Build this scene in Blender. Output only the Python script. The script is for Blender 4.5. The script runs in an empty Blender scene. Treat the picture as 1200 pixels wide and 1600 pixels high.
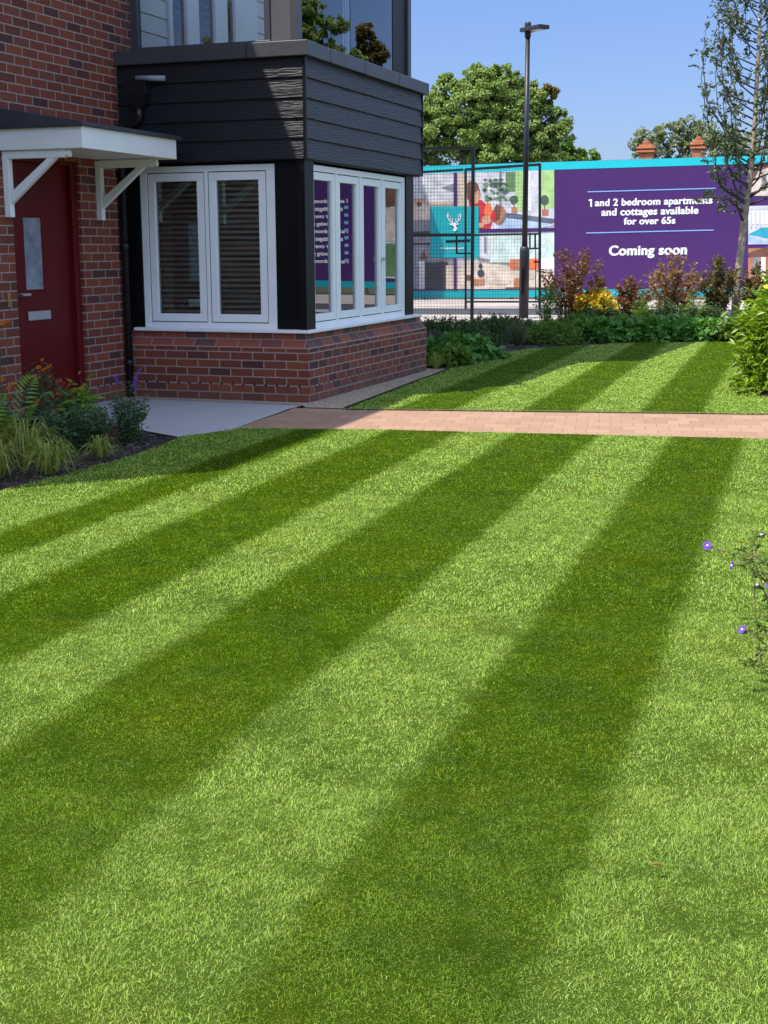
import bpy, math, random
import numpy as np
from mathutils import Vector, Matrix
R = math.radians
random.seed(7); rng = np.random.default_rng(7)
sc = bpy.context.scene
COL = sc.collection

# ------------------------------------------------------------------ camera
# World frame: X = out of the house front, Y = away along the house front, origin = near corner of the bay.
F_PX, CAM_H, PITCH, ROLL = 2100.0, 1.38, math.atan(412 / 2100.0), 0.0045
AZ = R(20)
CAM = Vector((4.801, -11.227, CAM_H))
RT = Vector((math.cos(AZ), math.sin(AZ), 0)); FW = Vector((-math.sin(AZ), math.cos(AZ), 0))
FWD = FW * math.cos(PITCH) - Vector((0, 0, math.sin(PITCH)))
UP = FW * math.sin(PITCH) + Vector((0, 0, math.cos(PITCH)))
c_, s_ = math.cos(ROLL), math.sin(ROLL)
XR = RT * c_ - UP * s_; YU = RT * s_ + UP * c_
cd = bpy.data.cameras.new('camera'); cam = bpy.data.objects.new('camera', cd); COL.objects.link(cam)
cd.sensor_fit = 'VERTICAL'; cd.sensor_height = 36; cd.lens = F_PX / 1600 * 36
cd.clip_start = 0.05; cd.clip_end = 2000
M = Matrix.Identity(4)
for i in range(3):
    M[i][0] = XR[i]; M[i][1] = YU[i]; M[i][2] = -FWD[i]; M[i][3] = CAM[i]
cam.matrix_world = M
sc.camera = cam

# ------------------------------------------------------------------ light
SUN = Vector((-0.35, -0.48, 1.0)).normalized()
w = bpy.data.worlds.new('World'); sc.world = w; w.use_nodes = True
wn = w.node_tree.nodes; wl = w.node_tree.links; wn.clear()
sky = wn.new('ShaderNodeTexSky'); sky.sky_type = 'NISHITA'; sky.sun_disc = False
sky.sun_elevation = math.asin(SUN.z); sky.sun_rotation = math.atan2(SUN.x, SUN.y)
sky.air_density = 1.0; sky.dust_density = 0.7; sky.ozone_density = 2.2
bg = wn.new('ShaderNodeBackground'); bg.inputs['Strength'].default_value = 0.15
wo = wn.new('ShaderNodeOutputWorld')
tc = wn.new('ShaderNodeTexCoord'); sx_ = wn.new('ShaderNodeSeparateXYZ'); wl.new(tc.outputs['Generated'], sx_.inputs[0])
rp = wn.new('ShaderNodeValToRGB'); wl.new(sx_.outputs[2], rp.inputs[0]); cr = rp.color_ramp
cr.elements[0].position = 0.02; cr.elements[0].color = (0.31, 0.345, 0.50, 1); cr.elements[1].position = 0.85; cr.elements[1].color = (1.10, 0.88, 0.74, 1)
e_ = cr.elements.new(0.19); e_.color = (0.36, 0.41, 0.57, 1); e_ = cr.elements.new(0.31); e_.color = (2.05, 1.78, 1.60, 1)  # sky tint by height: band above the view brightened to add wall fill
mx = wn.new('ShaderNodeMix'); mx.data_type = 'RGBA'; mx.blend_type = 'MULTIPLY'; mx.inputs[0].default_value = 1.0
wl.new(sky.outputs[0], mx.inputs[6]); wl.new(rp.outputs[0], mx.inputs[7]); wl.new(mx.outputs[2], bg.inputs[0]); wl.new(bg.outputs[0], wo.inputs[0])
ld = bpy.data.lights.new('sun', 'SUN'); ld.energy = 3.0; ld.angle = R(0.53); ld.color = (1.0, 0.955, 0.88)
lo = bpy.data.objects.new('sun', ld); COL.objects.link(lo)
lo.rotation_euler = (-SUN).to_track_quat('-Z', 'Y').to_euler(); lo.location = (0, 0, 30)
sc.view_settings.view_transform = 'Standard'; sc.view_settings.look = 'None'
sc.view_settings.exposure = 0.95; sc.view_settings.gamma = 1.0
sc.cycles.max_bounces = 8; sc.cycles.transparent_max_bounces = 16

# ------------------------------------------------------------------ pixel helpers (measured positions)
def ray(px, py):
    u = (px - 600) / F_PX; v = -(py - 800) / F_PX
    return XR * u + YU * v + FWD
def gnd(px, py, z=0.0):
    r = ray(px, py); t = (z - CAM.z) / r.z; return CAM + r * t
def on_plane(px, py, P, n):
    r = ray(px, py); t = (P - CAM).dot(n) / r.dot(n); return CAM + r * t
def at(px, py, dist):
    r = ray(px, py); return CAM + r * (dist / r.dot(FW))

# ------------------------------------------------------------------ mesh helpers
class MB:
    def __init__(s): s.v = []; s.f = []
    def add(s, vs, fs):
        o = len(s.v); s.v += [tuple(p) for p in vs]; s.f += [tuple(i + o for i in f) for f in fs]; return s
    def box(s, x0, x1, y0, y1, z0, z1):
        vs = [(x, y, z) for z in (z0, z1) for x, y in ((x0, y0), (x1, y0), (x1, y1), (x0, y1))]
        return s.add(vs, [(3, 2, 1, 0), (4, 5, 6, 7), (0, 1, 5, 4), (1, 2, 6, 5), (2, 3, 7, 6), (3, 0, 4, 7)])
    def prism(s, poly, vec):
        n = len(poly); vec = Vector(vec); a = [Vector(p) for p in poly]; b = [p + vec for p in a]
        nrm = sum((a[i].cross(a[(i + 1) % n]) for i in range(n)), Vector())
        f = [tuple(range(n)), tuple(range(2 * n - 1, n - 1, -1))] + [(i, i + n, (i + 1) % n + n, (i + 1) % n) for i in range(n)]
        if nrm.dot(vec) > 0: f = [tuple(reversed(q)) for q in f]
        return s.add(a + b, f)
    def tube(s, pts, rad, n=8, caps=True):
        pts = [Vector(p) for p in pts]
        if not hasattr(rad, '__len__'): rad = [rad] * len(pts)
        vs = []; u = None
        for i, p in enumerate(pts):
            d = (pts[min(i + 1, len(pts) - 1)] - pts[max(i - 1, 0)]).normalized()
            if u is None: u = d.orthogonal().normalized()
            u = (u - d * u.dot(d)).normalized(); w_ = d.cross(u)
            vs += [p + (u * math.cos(6.28318 * k / n) + w_ * math.sin(6.28318 * k / n)) * rad[i] for k in range(n)]
        f = []
        for i in range(len(pts) - 1):
            for k in range(n):
                f.append((i * n + k, i * n + (k + 1) % n, (i + 1) * n + (k + 1) % n, (i + 1) * n + k))
        if caps: f.append(tuple(range(n - 1, -1, -1))); f.append(tuple(range((len(pts) - 1) * n, len(pts) * n)))
        return s.add(vs, f)
    def lathe(s, c, prof, n=16):
        c = Vector(c); vs = []
        for r_, z in prof: vs += [c + Vector((r_ * math.cos(6.28318 * k / n), r_ * math.sin(6.28318 * k / n), z)) for k in range(n)]
        f = [(i * n + k, i * n + (k + 1) % n, (i + 1) * n + (k + 1) % n, (i + 1) * n + k) for i in range(len(prof) - 1) for k in range(n)]
        f += [tuple(range(n - 1, -1, -1)), tuple(range((len(prof) - 1) * n, len(prof) * n))]
        return s.add(vs, f)
    def build(s, name, mat, parent=None, bevel=0, smooth=False):
        me = bpy.data.meshes.new(name); me.from_pydata(s.v, [], s.f); me.update()
        return link(name, me, mat, parent, bevel, smooth)
def link(name, me, mat, parent=None, bevel=0, smooth=False):
    o = bpy.data.objects.new(name, me); COL.objects.link(o)
    if mat: me.materials.append(mat)
    if parent: o.parent = parent; o.matrix_parent_inverse = Matrix.Translation(-Vector(WLOC.get(parent.name, (0, 0, 0)))) if False else Matrix()
    if parent is not None and parent.get('_w') is not None:
        pass
    if bevel:
        b = o.modifiers.new('bevel', 'BEVEL'); b.width = bevel; b.segments = 2; b.limit_method = 'ANGLE'
    if smooth:
        me.polygons.foreach_set('use_smooth', [True] * len(me.polygons))
    return o
WLOC = {}
def tag(o, label=None, cat=None, group=None, kind=None):
    if label: o['label'] = label
    if cat: o['category'] = cat
    if group: o['group'] = group
    if kind: o['kind'] = kind
    return o
def thing(name, label, cat, loc=(0, 0, 0), group=None, rot=None):
    o = bpy.data.objects.new(name, None); COL.objects.link(o); o.location = loc; o.empty_display_size = 0.2
    if rot: o.rotation_euler = rot
    return tag(o, label, cat, group)
def part(mb, name, mat, root, bevel=0, smooth=False):
    """mesh given in world coordinates, parented to a root standing at root.location"""
    L = root.location if root.type == 'EMPTY' else root.location
    off = Vector(root['_o']) if '_o' in root else Vector(root.location)
    mb.v = [tuple(Vector(p) - off) for p in mb.v]
    o = mb.build(name, mat, root, bevel, smooth)
    OFF[o.name] = off
    return o
OFF = {}
def sub(mb, name, mat, prt, bevel=0, smooth=False):
    off = OFF.get(prt.name, Vector((0, 0, 0)))
    mb.v = [tuple(Vector(p) - off) for p in mb.v]
    o = mb.build(name, mat, prt, bevel, smooth); return o

def tri_mesh(name, V, T, mat, parent=None, off=(0, 0, 0), smooth=False):
    V = np.asarray(V, np.float32).reshape(-1, 3) - np.asarray(off, np.float32)
    T = np.asarray(T, np.int32).reshape(-1, 3)
    me = bpy.data.meshes.new(name)
    me.vertices.add(len(V)); me.vertices.foreach_set('co', V.ravel())
    me.loops.add(len(T) * 3); me.loops.foreach_set('vertex_index', T.ravel())
    me.polygons.add(len(T)); me.polygons.foreach_set('loop_start', np.arange(0, len(T) * 3, 3, dtype=np.int32))
    me.polygons.foreach_set('loop_total', np.full(len(T), 3, np.int32))
    me.update(calc_edges=True)
    return link(name, me, mat, parent, 0, smooth)

def unit(a): return a / np.maximum(np.linalg.norm(a, axis=1, keepdims=True), 1e-9)
def leaves(C, D, N, L, W, fold=0.25, droop=0.12):
    """kite shaped leaves: C base points, D axis, N normals, L lengths, W widths -> V, T"""
    C = np.asarray(C, float); D = unit(np.asarray(D, float)); N = np.asarray(N, float)
    N = unit(N - D * (N * D).sum(1, keepdims=True)); S = np.cross(D, N)
    L = np.broadcast_to(L, (len(C),))[:, None]; W = np.broadcast_to(W, (len(C),))[:, None]
    a = C; m = C + D * L * 0.45; t = C + D * L - N * L * droop
    l = m + S * W * 0.5 + N * W * fold; r = m - S * W * 0.5 + N * W * fold
    V = np.stack([a, r, t, l], 1).reshape(-1, 3)
    b = np.arange(len(C))[:, None] * 4
    T = np.concatenate([b + [0, 1, 2], b + [0, 2, 3]], 1).reshape(-1, 3)
    return V, T
def randdir(n):
    return unit(rng.normal(size=(n, 3)))

# ------------------------------------------------------------------ node helpers
class NT:
    def __init__(s, name):
        s.m = bpy.data.materials.new(name); s.m.use_nodes = True; s.t = s.m.node_tree; s.n = s.t.nodes; s.l = s.t.links
        s.n.clear(); s.out = s.n.new('ShaderNodeOutputMaterial')
    def node(s, typ, **kw):
        n = s.n.new(typ)
        for k, v in kw.items():
            if k in ('ins',):
                for kk, vv in v.items(): s.set(n.inputs[kk], vv)
            else: setattr(n, k, v)
        return n
    def set(s, inp, v):
        if hasattr(v, 'is_output') or isinstance(v, bpy.types.NodeSocket): s.l.new(v, inp)
        else:
            if isinstance(v, (tuple, list)) and inp.type == 'RGBA' and len(v) == 3: v = (*v, 1)
            inp.default_value = v
    def math(s, op, a, b=0.0, c=0.0, clamp=False):
        n = s.n.new('ShaderNodeMath'); n.operation = op; n.use_clamp = clamp
        s.set(n.inputs[0], a); s.set(n.inputs[1], b); s.set(n.inputs[2], c); return n.outputs[0]
    def mix(s, f, a, b, mode='MIX'):
        n = s.n.new('ShaderNodeMix'); n.data_type = 'RGBA'; n.blend_type = mode
        s.set(n.inputs[0], f); s.set(n.inputs[6], a); s.set(n.inputs[7], b); return n.outputs[2]
    def noise(s, vec, scale, detail=3, rough=0.55, dist=0.0, col=False):
        n = s.node('ShaderNodeTexNoise', ins={'Scale': scale, 'Detail': detail, 'Roughness': rough, 'Distortion': dist})
        if vec is not None: s.l.new(vec, n.inputs['Vector'])
        return n.outputs['Color' if col else 'Fac']
    def ramp(s, f, stops, interp='LINEAR'):
        n = s.n.new('ShaderNodeValToRGB'); r = n.color_ramp; r.interpolation = interp
        while len(r.elements) < len(stops): r.elements.new(0.5)
        for e, (p, c) in zip(r.elements, stops): e.position = p; e.color = (*c, 1) if len(c) == 3 else c
        s.set(n.inputs[0], f); return n.outputs[0]
    def pos(s): return s.n.new('ShaderNodeNewGeometry').outputs['Position']
    def obj(s): return s.n.new('ShaderNodeTexCoord').outputs['Object']
    def sep(s, v):
        n = s.n.new('ShaderNodeSeparateXYZ'); s.l.new(v, n.inputs[0]); return n.outputs
    def comb(s, x, y, z=0.0):
        n = s.n.new('ShaderNodeCombineXYZ'); s.set(n.inputs[0], x); s.set(n.inputs[1], y); s.set(n.inputs[2], z); return n.outputs[0]
    def bump(s, h, strength=0.4, dist=0.01):
        n = s.node('ShaderNodeBump', ins={'Height': h, 'Strength': strength, 'Distance': dist}); return n.outputs[0]
    def bsdf(s, **kw):
        n = s.n.new('ShaderNodeBsdfPrincipled')
        for k, v in kw.items(): s.set(n.inputs[k.replace('_', ' ')], v)
        s.l.new(n.outputs[0], s.out.inputs[0]); return n
def plain(name, col, rough=0.5, var=0.12, scale=6.0, bump=0.0, bscale=60.0, metal=0.0, spec=0.5):
    t = NT(name); p = t.pos()
    n1 = t.noise(p, scale, 4); n2 = t.noise(p, scale * 9, 3)
    f = t.math('ADD', t.math('MULTIPLY', n1, 0.7), t.math('MULTIPLY', n2, 0.3))
    lo_ = tuple(c * (1 - var * 1.6) for c in col); hi_ = tuple(min(1, c * (1 + var * 1.6)) for c in col)
    c = t.ramp(f, [(0.3, lo_), (0.7, hi_)])
    kw = dict(Base_Color=c, Roughness=t.math('ADD', rough - 0.06, t.math('MULTIPLY', n2, 0.12)), Metallic=metal)
    if bump: kw['Normal'] = t.bump(t.noise(p, bscale, 4), bump, 0.004)
    b = t.bsdf(**kw); b.inputs['Specular IOR Level'].default_value = spec
    return t.m

def brick_mat():
    t = NT('brickwork'); p = t.pos(); x, y, z = t.sep(p)
    nz = t.n.new('ShaderNodeNewGeometry').outputs['True Normal']; nx, ny, nn = t.sep(nz)
    isx = t.math('GREATER_THAN', t.math('ABSOLUTE', nx), t.math('ABSOLUTE', ny))
    u = t.math('ADD', t.math('MULTIPLY', y, isx), t.math('MULTIPLY', x, t.math('SUBTRACT', 1.0, isx)))
    wob = t.math('MULTIPLY', t.math('SUBTRACT', t.noise(p, 14, 2), 0.5), 0.006)
    zz = t.math('ADD', t.math('DIVIDE', t.math('ADD', z, wob), 0.075), 100.0)
    row = t.math('FLOOR', zz); fz = t.math('FRACT', zz)
    uu = t.math('ADD', t.math('ADD', t.math('DIVIDE', t.math('ADD', u, wob), 0.225), 200.0), t.math('MULTIPLY', t.math('MODULO', row, 2.0), 0.5))
    colm = t.math('FLOOR', uu); fu = t.math('FRACT', uu)
    wn_ = t.node('ShaderNodeTexWhiteNoise', noise_dimensions='3D'); t.l.new(t.comb(colm, row, isx), wn_.inputs['Vector'])
    base = t.ramp(wn_.outputs['Value'], [(0.0, (0.070, 0.021, 0.021)), (0.10, (0.105, 0.026, 0.020)), (0.24, (0.195, 0.036, 0.018)),
        (0.6, (0.260, 0.049, 0.020)), (0.85, (0.330, 0.072, 0.024)), (1.0, (0.20, 0.048, 0.030))])
    mott = t.noise(p, 45, 4, 0.65)
    base = t.mix(t.math('MULTIPLY', mott, 0.6), base, (0.085, 0.030, 0.028), 'MIX')
    base = t.mix(t.math('MULTIPLY', t.noise(p, 2.2, 3), 0.06), base, (0.40, 0.20, 0.14), 'MIX')
    # mortar mask
    ez = t.math('MULTIPLY', t.math('MINIMUM', fz, t.math('SUBTRACT', 1.0, fz)), 0.075)
    eu = t.math('MULTIPLY', t.math('MINIMUM', fu, t.math('SUBTRACT', 1.0, fu)), 0.225)
    e = t.math('MINIMUM', ez, eu)
    e = t.math('ADD', e, t.math('MULTIPLY', t.math('SUBTRACT', t.noise(p, 90, 2), 0.5), 0.004))
    mr = t.node('ShaderNodeMapRange', interpolation_type='SMOOTHSTEP', ins={'Value': e, 'From Min': 0.0042, 'From Max': 0.0072})
    mask = mr.outputs[0]
    mort = t.mix(t.noise(p, 30, 3), (0.42, 0.33, 0.28), (0.30, 0.235, 0.195))
    c = t.mix(mask, mort, base)
    weep = t.math('MULTIPLY', t.math('LESS_THAN', t.math('ABSOLUTE', t.math('SUBTRACT', z, 0.150)), 0.010), t.math('LESS_THAN', t.math('FRACT', t.math('DIVIDE', u, 0.1125)), 0.24))
    c = t.mix(weep, c, (0.03, 0.015, 0.015))
    splash = t.node('ShaderNodeMapRange', ins={'Value': t.math('ADD', z, t.math('MULTIPLY', t.noise(p, 5, 4), 0.10)), 'From Min': 0.03, 'From Max': 0.22, 'To Min': 0.45, 'To Max': 0.0}).outputs[0]
    c = t.mix(splash, c, (0.12, 0.085, 0.065))
    h = t.math('ADD', t.math('MULTIPLY', mask, 1.0), t.math('MULTIPLY', t.noise(p, 160, 4), 0.35))
    t.bsdf(Base_Color=c, Roughness=0.88, Normal=t.bump(h, 0.7, 0.006)); return t.m

def clad_mat(name, col, strength=1.0):
    t = NT(name); p = t.pos(); x, y, z = t.sep(p)
    u = t.math('ADD', x, y); board = t.math('FLOOR', t.math('DIVIDE', t.math('SUBTRACT', z, 2.157), 0.1726))
    v = t.comb(t.math('ADD', t.math('MULTIPLY', u, 1.3), t.math('MULTIPLY', board, 3.7)), t.math('MULTIPLY', z, 16.0), board)
    warp = t.noise(v, 1.1, 2)
    g = t.math('ADD', t.math('MULTIPLY', t.math('SINE', t.math('ADD', t.math('MULTIPLY', warp, 50.0), t.math('MULTIPLY', z, 120.0))), 0.5), 0.5)
    fine = t.noise(t.comb(t.math('MULTIPLY', u, 6.0), t.math('MULTIPLY', z, 190.0), board), 1.0, 3)
    h = t.math('ADD', t.math('MULTIPLY', g, 0.6), t.math('MULTIPLY', fine, 0.7))
    c = t.mix(fine, tuple(k * 0.8 for k in col), tuple(k * 1.25 for k in col))
    t.bsdf(Base_Color=c, Roughness=0.46, Normal=t.bump(h, strength, 0.004)).inputs['Specular IOR Level'].default_value = 0.45; return t.m

def leaf_mat(name, cols, trans=0.35, rough=0.45, spec=0.4):
    t = NT(name); g = t.n.new('ShaderNodeNewGeometry')
    n = len(cols); c = t.ramp(g.outputs['Random Per Island'], [(i / max(1, n - 1), cols[i]) for i in range(n)])
    c = t.mix(0.45, c, t.mix(t.noise(g.outputs['Position'], 1.3, 3), tuple(k * 0.55 for k in cols[0]), tuple(min(1, k * 1.35) for k in cols[-1])))
    b = t.n.new('ShaderNodeBsdfPrincipled'); t.set(b.inputs['Base Color'], c); b.inputs['Roughness'].default_value = rough
    b.inputs['Specular IOR Level'].default_value = spec
    tr = t.n.new('ShaderNodeBsdfTranslucent'); t.l.new(t.mix(1.0, c, (1.15, 1.25, 0.45), 'MULTIPLY'), tr.inputs[0])
    ms = t.n.new('ShaderNodeMixShader'); ms.inputs[0].default_value = trans
    t.l.new(b.outputs[0], ms.inputs[1]); t.l.new(tr.outputs[0], ms.inputs[2]); t.l.new(ms.outputs[0], t.out.inputs[0]); return t.m

def glass_mat(name, ior=1.75, tint=(0.82, 0.86, 0.84), rough=0.0, mult=1.0):
    t = NT(name); fr = t.node('ShaderNodeFresnel', ins={'IOR': ior})
    gl = t.node('ShaderNodeBsdfGlossy', ins={'Roughness': rough, 'Color': (0.95, 0.97, 1.0)})
    tp = t.node('ShaderNodeBsdfTransparent', ins={'Color': tint})
    ms = t.n.new('ShaderNodeMixShader'); t.set(ms.inputs[0], t.math('MULTIPLY', fr.outputs[0], mult, clamp=True))
    t.l.new(tp.outputs[0], ms.inputs[1]); t.l.new(gl.outputs[0], ms.inputs[2]); t.l.new(ms.outputs[0], t.out.inputs[0]); return t.m

# lawn colours: mown stripes follow the mower's passes, their sheen painted in as colour
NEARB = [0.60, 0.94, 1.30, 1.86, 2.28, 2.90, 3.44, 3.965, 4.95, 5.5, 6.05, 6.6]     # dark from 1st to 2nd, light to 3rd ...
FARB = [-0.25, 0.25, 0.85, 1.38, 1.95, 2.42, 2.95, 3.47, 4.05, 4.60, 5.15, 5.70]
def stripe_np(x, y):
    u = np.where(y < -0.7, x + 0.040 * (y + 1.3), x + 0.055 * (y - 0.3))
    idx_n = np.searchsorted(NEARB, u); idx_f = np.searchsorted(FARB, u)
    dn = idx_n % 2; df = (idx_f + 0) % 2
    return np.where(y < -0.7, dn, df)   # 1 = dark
def lawn_color(t):
    p = t.pos(); x, y, z = t.sep(p)
    def rampm(u, B, first):
        f = t.math('DIVIDE', t.math('ADD', u, 1.0), 9.0)
        st = []
        e = 0.032 / 9
        cur = 0.0
        st.append((0.0, (0, 0, 0)))
        for i, b in enumerate(B):
            pb = (b + 1) / 9; nxt = 1.0 if i % 2 == 0 else 0.0
            st.append((pb - e, (cur,) * 3)); st.append((pb + e, (nxt,) * 3)); cur = nxt
        return t.ramp(f, st)
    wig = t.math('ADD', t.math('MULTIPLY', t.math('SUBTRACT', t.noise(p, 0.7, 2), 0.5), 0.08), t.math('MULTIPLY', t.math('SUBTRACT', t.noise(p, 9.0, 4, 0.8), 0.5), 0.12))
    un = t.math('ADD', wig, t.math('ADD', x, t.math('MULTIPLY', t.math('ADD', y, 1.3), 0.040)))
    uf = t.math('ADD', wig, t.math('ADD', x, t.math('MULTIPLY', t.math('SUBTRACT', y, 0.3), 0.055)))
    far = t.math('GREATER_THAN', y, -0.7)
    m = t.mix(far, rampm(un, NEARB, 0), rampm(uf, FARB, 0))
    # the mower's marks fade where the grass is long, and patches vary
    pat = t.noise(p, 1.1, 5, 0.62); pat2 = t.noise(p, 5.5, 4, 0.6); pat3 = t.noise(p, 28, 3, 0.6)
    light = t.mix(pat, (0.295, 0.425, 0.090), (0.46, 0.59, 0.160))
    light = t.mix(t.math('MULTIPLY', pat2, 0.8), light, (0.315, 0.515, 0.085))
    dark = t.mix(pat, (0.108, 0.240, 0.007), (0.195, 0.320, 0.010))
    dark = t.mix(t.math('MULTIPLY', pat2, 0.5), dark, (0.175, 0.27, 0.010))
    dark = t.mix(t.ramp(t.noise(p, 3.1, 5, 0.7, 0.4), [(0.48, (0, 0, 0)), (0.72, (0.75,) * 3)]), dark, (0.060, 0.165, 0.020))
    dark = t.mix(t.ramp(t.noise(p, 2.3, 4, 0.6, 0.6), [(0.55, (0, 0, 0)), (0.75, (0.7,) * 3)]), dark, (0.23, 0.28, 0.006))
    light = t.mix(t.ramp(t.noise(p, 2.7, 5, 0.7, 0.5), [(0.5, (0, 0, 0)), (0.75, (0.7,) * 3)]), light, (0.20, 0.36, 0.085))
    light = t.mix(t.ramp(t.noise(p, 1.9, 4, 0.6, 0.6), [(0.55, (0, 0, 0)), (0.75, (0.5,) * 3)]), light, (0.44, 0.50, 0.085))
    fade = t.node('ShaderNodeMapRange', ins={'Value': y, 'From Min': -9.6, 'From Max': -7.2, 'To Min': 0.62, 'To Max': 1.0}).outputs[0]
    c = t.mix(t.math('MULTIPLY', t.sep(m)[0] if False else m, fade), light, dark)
    c = t.mix(t.ramp(t.noise(p, 16, 4, 0.7), [(0.56, (0, 0, 0)), (0.80, (0.8,) * 3)]), c, (0.045, 0.11, 0.010))  # scattered dark flecks paint the shaded gaps between blades
    c = t.mix(t.ramp(pat3, [(0.45, (0, 0, 0)), (0.8, (0.45,) * 3)]), c, (0.36, 0.40, 0.09))
    return c
def lawn_base_mat():
    t = NT('mown turf'); c = lawn_color(t); p = t.pos()
    c = t.mix(1.0, c, (0.30, 0.36, 0.20), 'MULTIPLY')  # sheet under the blades darkened: shade in the gaps put into colour
    h = t.noise(p, 160, 5, 0.8)
    t.bsdf(Base_Color=c, Roughness=0.9, Normal=t.bump(h, 0.9, 0.02)).inputs['Specular IOR Level'].default_value = 0.0; return t.m
def blade_mat():
    t = NT('grass blades'); c = lawn_color(t); g = t.n.new('ShaderNodeNewGeometry'); r = g.outputs['Random Per Island']
    k = t.ramp(r, [(0.0, (0.36, 0.42, 0.22)), (0.3, (0.82, 0.90, 0.60)), (0.65, (1.22, 1.20, 1.0)), (0.9, (1.36, 1.32, 1.35)), (0.975, (1.7, 1.5, 2.8)), (1.0, (2.0, 1.25, 2.0))])
    c = t.mix(1.0, c, k, 'MULTIPLY')
    b = t.n.new('ShaderNodeBsdfPrincipled'); t.set(b.inputs['Base Color'], c); b.inputs['Roughness'].default_value = 0.42
    b.inputs['Specular IOR Level'].default_value = 0.10
    tr = t.n.new('ShaderNodeBsdfTranslucent'); t.l.new(t.mix(1.0, c, (1.2, 1.3, 0.5), 'MULTIPLY'), tr.inputs[0])
    ms = t.n.new('ShaderNodeMixShader'); ms.inputs[0].default_value = 0.22
    t.l.new(b.outputs[0], ms.inputs[1]); t.l.new(tr.outputs[0], ms.inputs[2]); t.l.new(ms.outputs[0], t.out.inputs[0]); return t.m

def paver_mat():
    t = NT('block paving'); p = t.pos(); x, y, z = t.sep(p)
    ca, sa = math.cos(R(10.5)), math.sin(R(10.5))
    u = t.math('ADD', t.math('MULTIPLY', x, ca), t.math('MULTIPLY', y, sa)); v = t.math('SUBTRACT', t.math('MULTIPLY', y, ca), t.math('MULTIPLY', x, sa))
    vv = t.math('ADD', t.math('DIVIDE', v, 0.205), 100.0); row = t.math('FLOOR', vv); fv = t.math('FRACT', vv)
    uu = t.math('ADD', t.math('DIVIDE', u, 0.18), t.math('ADD', 100.0, t.math('MULTIPLY', t.math('MODULO', row, 2.0), 0.5)))
    cm = t.math('FLOOR', uu); fu = t.math('FRACT', uu)
    wn_ = t.node('ShaderNodeTexWhiteNoise', noise_dimensions='2D'); t.l.new(t.comb(cm, row), wn_.inputs['Vector'])
    c = t.ramp(wn_.outputs['Value'], [(0, (0.34, 0.19, 0.112)), (0.5, (0.40, 0.232, 0.138)), (1, (0.475, 0.285, 0.18))])
    c = t.mix(t.math('MULTIPLY', t.noise(p, 60, 4), 0.5), c, (0.36, 0.21, 0.13))
    c = t.mix(t.math('MULTIPLY', t.noise(p, 1.5, 3), 0.35), c, (0.46, 0.31, 0.22))
    e = t.math('MINIMUM', t.math('MULTIPLY', t.math('MINIMUM', fu, t.math('SUBTRACT', 1.0, fu)), 0.2), t.math('MULTIPLY', t.math('MINIMUM', fv, t.math('SUBTRACT', 1.0, fv)), 0.2))
    mk = t.node('ShaderNodeMapRange', interpolation_type='SMOOTHSTEP', ins={'Value': e, 'From Min': 0.001, 'From Max': 0.006}).outputs[0]
    c = t.mix(mk, (0.30, 0.17, 0.12), c)
    t.bsdf(Base_Color=c, Roughness=0.85, Normal=t.bump(t.math('ADD', mk, t.math('MULTIPLY', t.noise(p, 220, 3), 0.4)), 0.5, 0.004)); return t.m
def gravel_mat(name, cols, scale, rough=0.9):
    t = NT(name); p = t.pos()
    v = t.node('ShaderNodeTexVoronoi', ins={'Scale': scale}); t.l.new(p, v.inputs['Vector'])
    c = t.ramp(t.sep(v.outputs['Color'])[0], [(i / (len(cols) - 1), cols[i]) for i in range(len(cols))])
    c = t.mix(t.math('MULTIPLY', t.noise(p, 3, 3), 0.4), c, cols[0])
    h = t.math('SUBTRACT', 1.0, v.outputs['Distance'])
    t.bsdf(Base_Color=c, Roughness=rough, Normal=t.bump(h, 0.9, 0.012)); return t.m
def concrete_mat():
    t = NT('concrete slab'); p = t.pos()
    c = t.mix(t.noise(p, 2.4, 6, 0.7), (0.36, 0.375, 0.385), (0.60, 0.60, 0.59)); c = t.mix(t.math('MULTIPLY', t.noise(p, 120, 3), 0.35), c, (0.33, 0.34, 0.34))
    t.bsdf(Base_Color=c, Roughness=0.85, Normal=t.bump(t.noise(p, 180, 3), 0.25, 0.003)); return t.m

M_ = {}
M_['brick'] = brick_mat()
M_['clad'] = clad_mat('black grained cladding', (0.0085, 0.009, 0.012), 0.8)
M_['white_board'] = plain('white cladding paint', (0.78, 0.79, 0.78), 0.5, 0.04)
M_['upvc'] = plain('white window frame', (0.92, 0.92, 0.91), 0.32, 0.03, 3.0)
M_['soft_white'] = plain('painted white timber', (0.92, 0.915, 0.89), 0.4, 0.03, 3.0)
M_['black'] = plain('black painted post', (0.004, 0.004, 0.005), 0.45, 0.15, spec=0.25)
M_['coping'] = plain('dark grey metal', (0.055, 0.055, 0.062), 0.42, 0.10, 2.0, metal=0.0)
M_['bronze'] = plain('dark brown metal panel', (0.10, 0.092, 0.098), 0.4, 0.08, 2.0)
M_['lead'] = plain('blue grey lead sheet', (0.045, 0.050, 0.065), 0.6, 0.2, 4.0, bump=0.2, bscale=12)
M_['door'] = plain('dark red door paint', (0.125, 0.006, 0.009), 0.4, 0.10, 2.0, spec=0.25)
M_['steel'] = plain('brushed steel', (0.55, 0.56, 0.58), 0.35, 0.05, metal=0.6)
M_['brass'] = plain('aged brass', (0.45, 0.30, 0.12), 0.4, 0.1, metal=0.8)
M_['pipe'] = plain('black plastic pipe', (0.010, 0.010, 0.011), 0.28, 0.1)
M_['greypipe'] = plain('pale grey pipe', (0.30, 0.31, 0.35), 0.4, 0.05)
M_['gap'] = plain('rubber seal', (0.01, 0.01, 0.012), 0.7, 0.1)
M_['room'] = plain('dim room plaster', (0.04, 0.04, 0.036), 0.8, 0.1)
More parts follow.
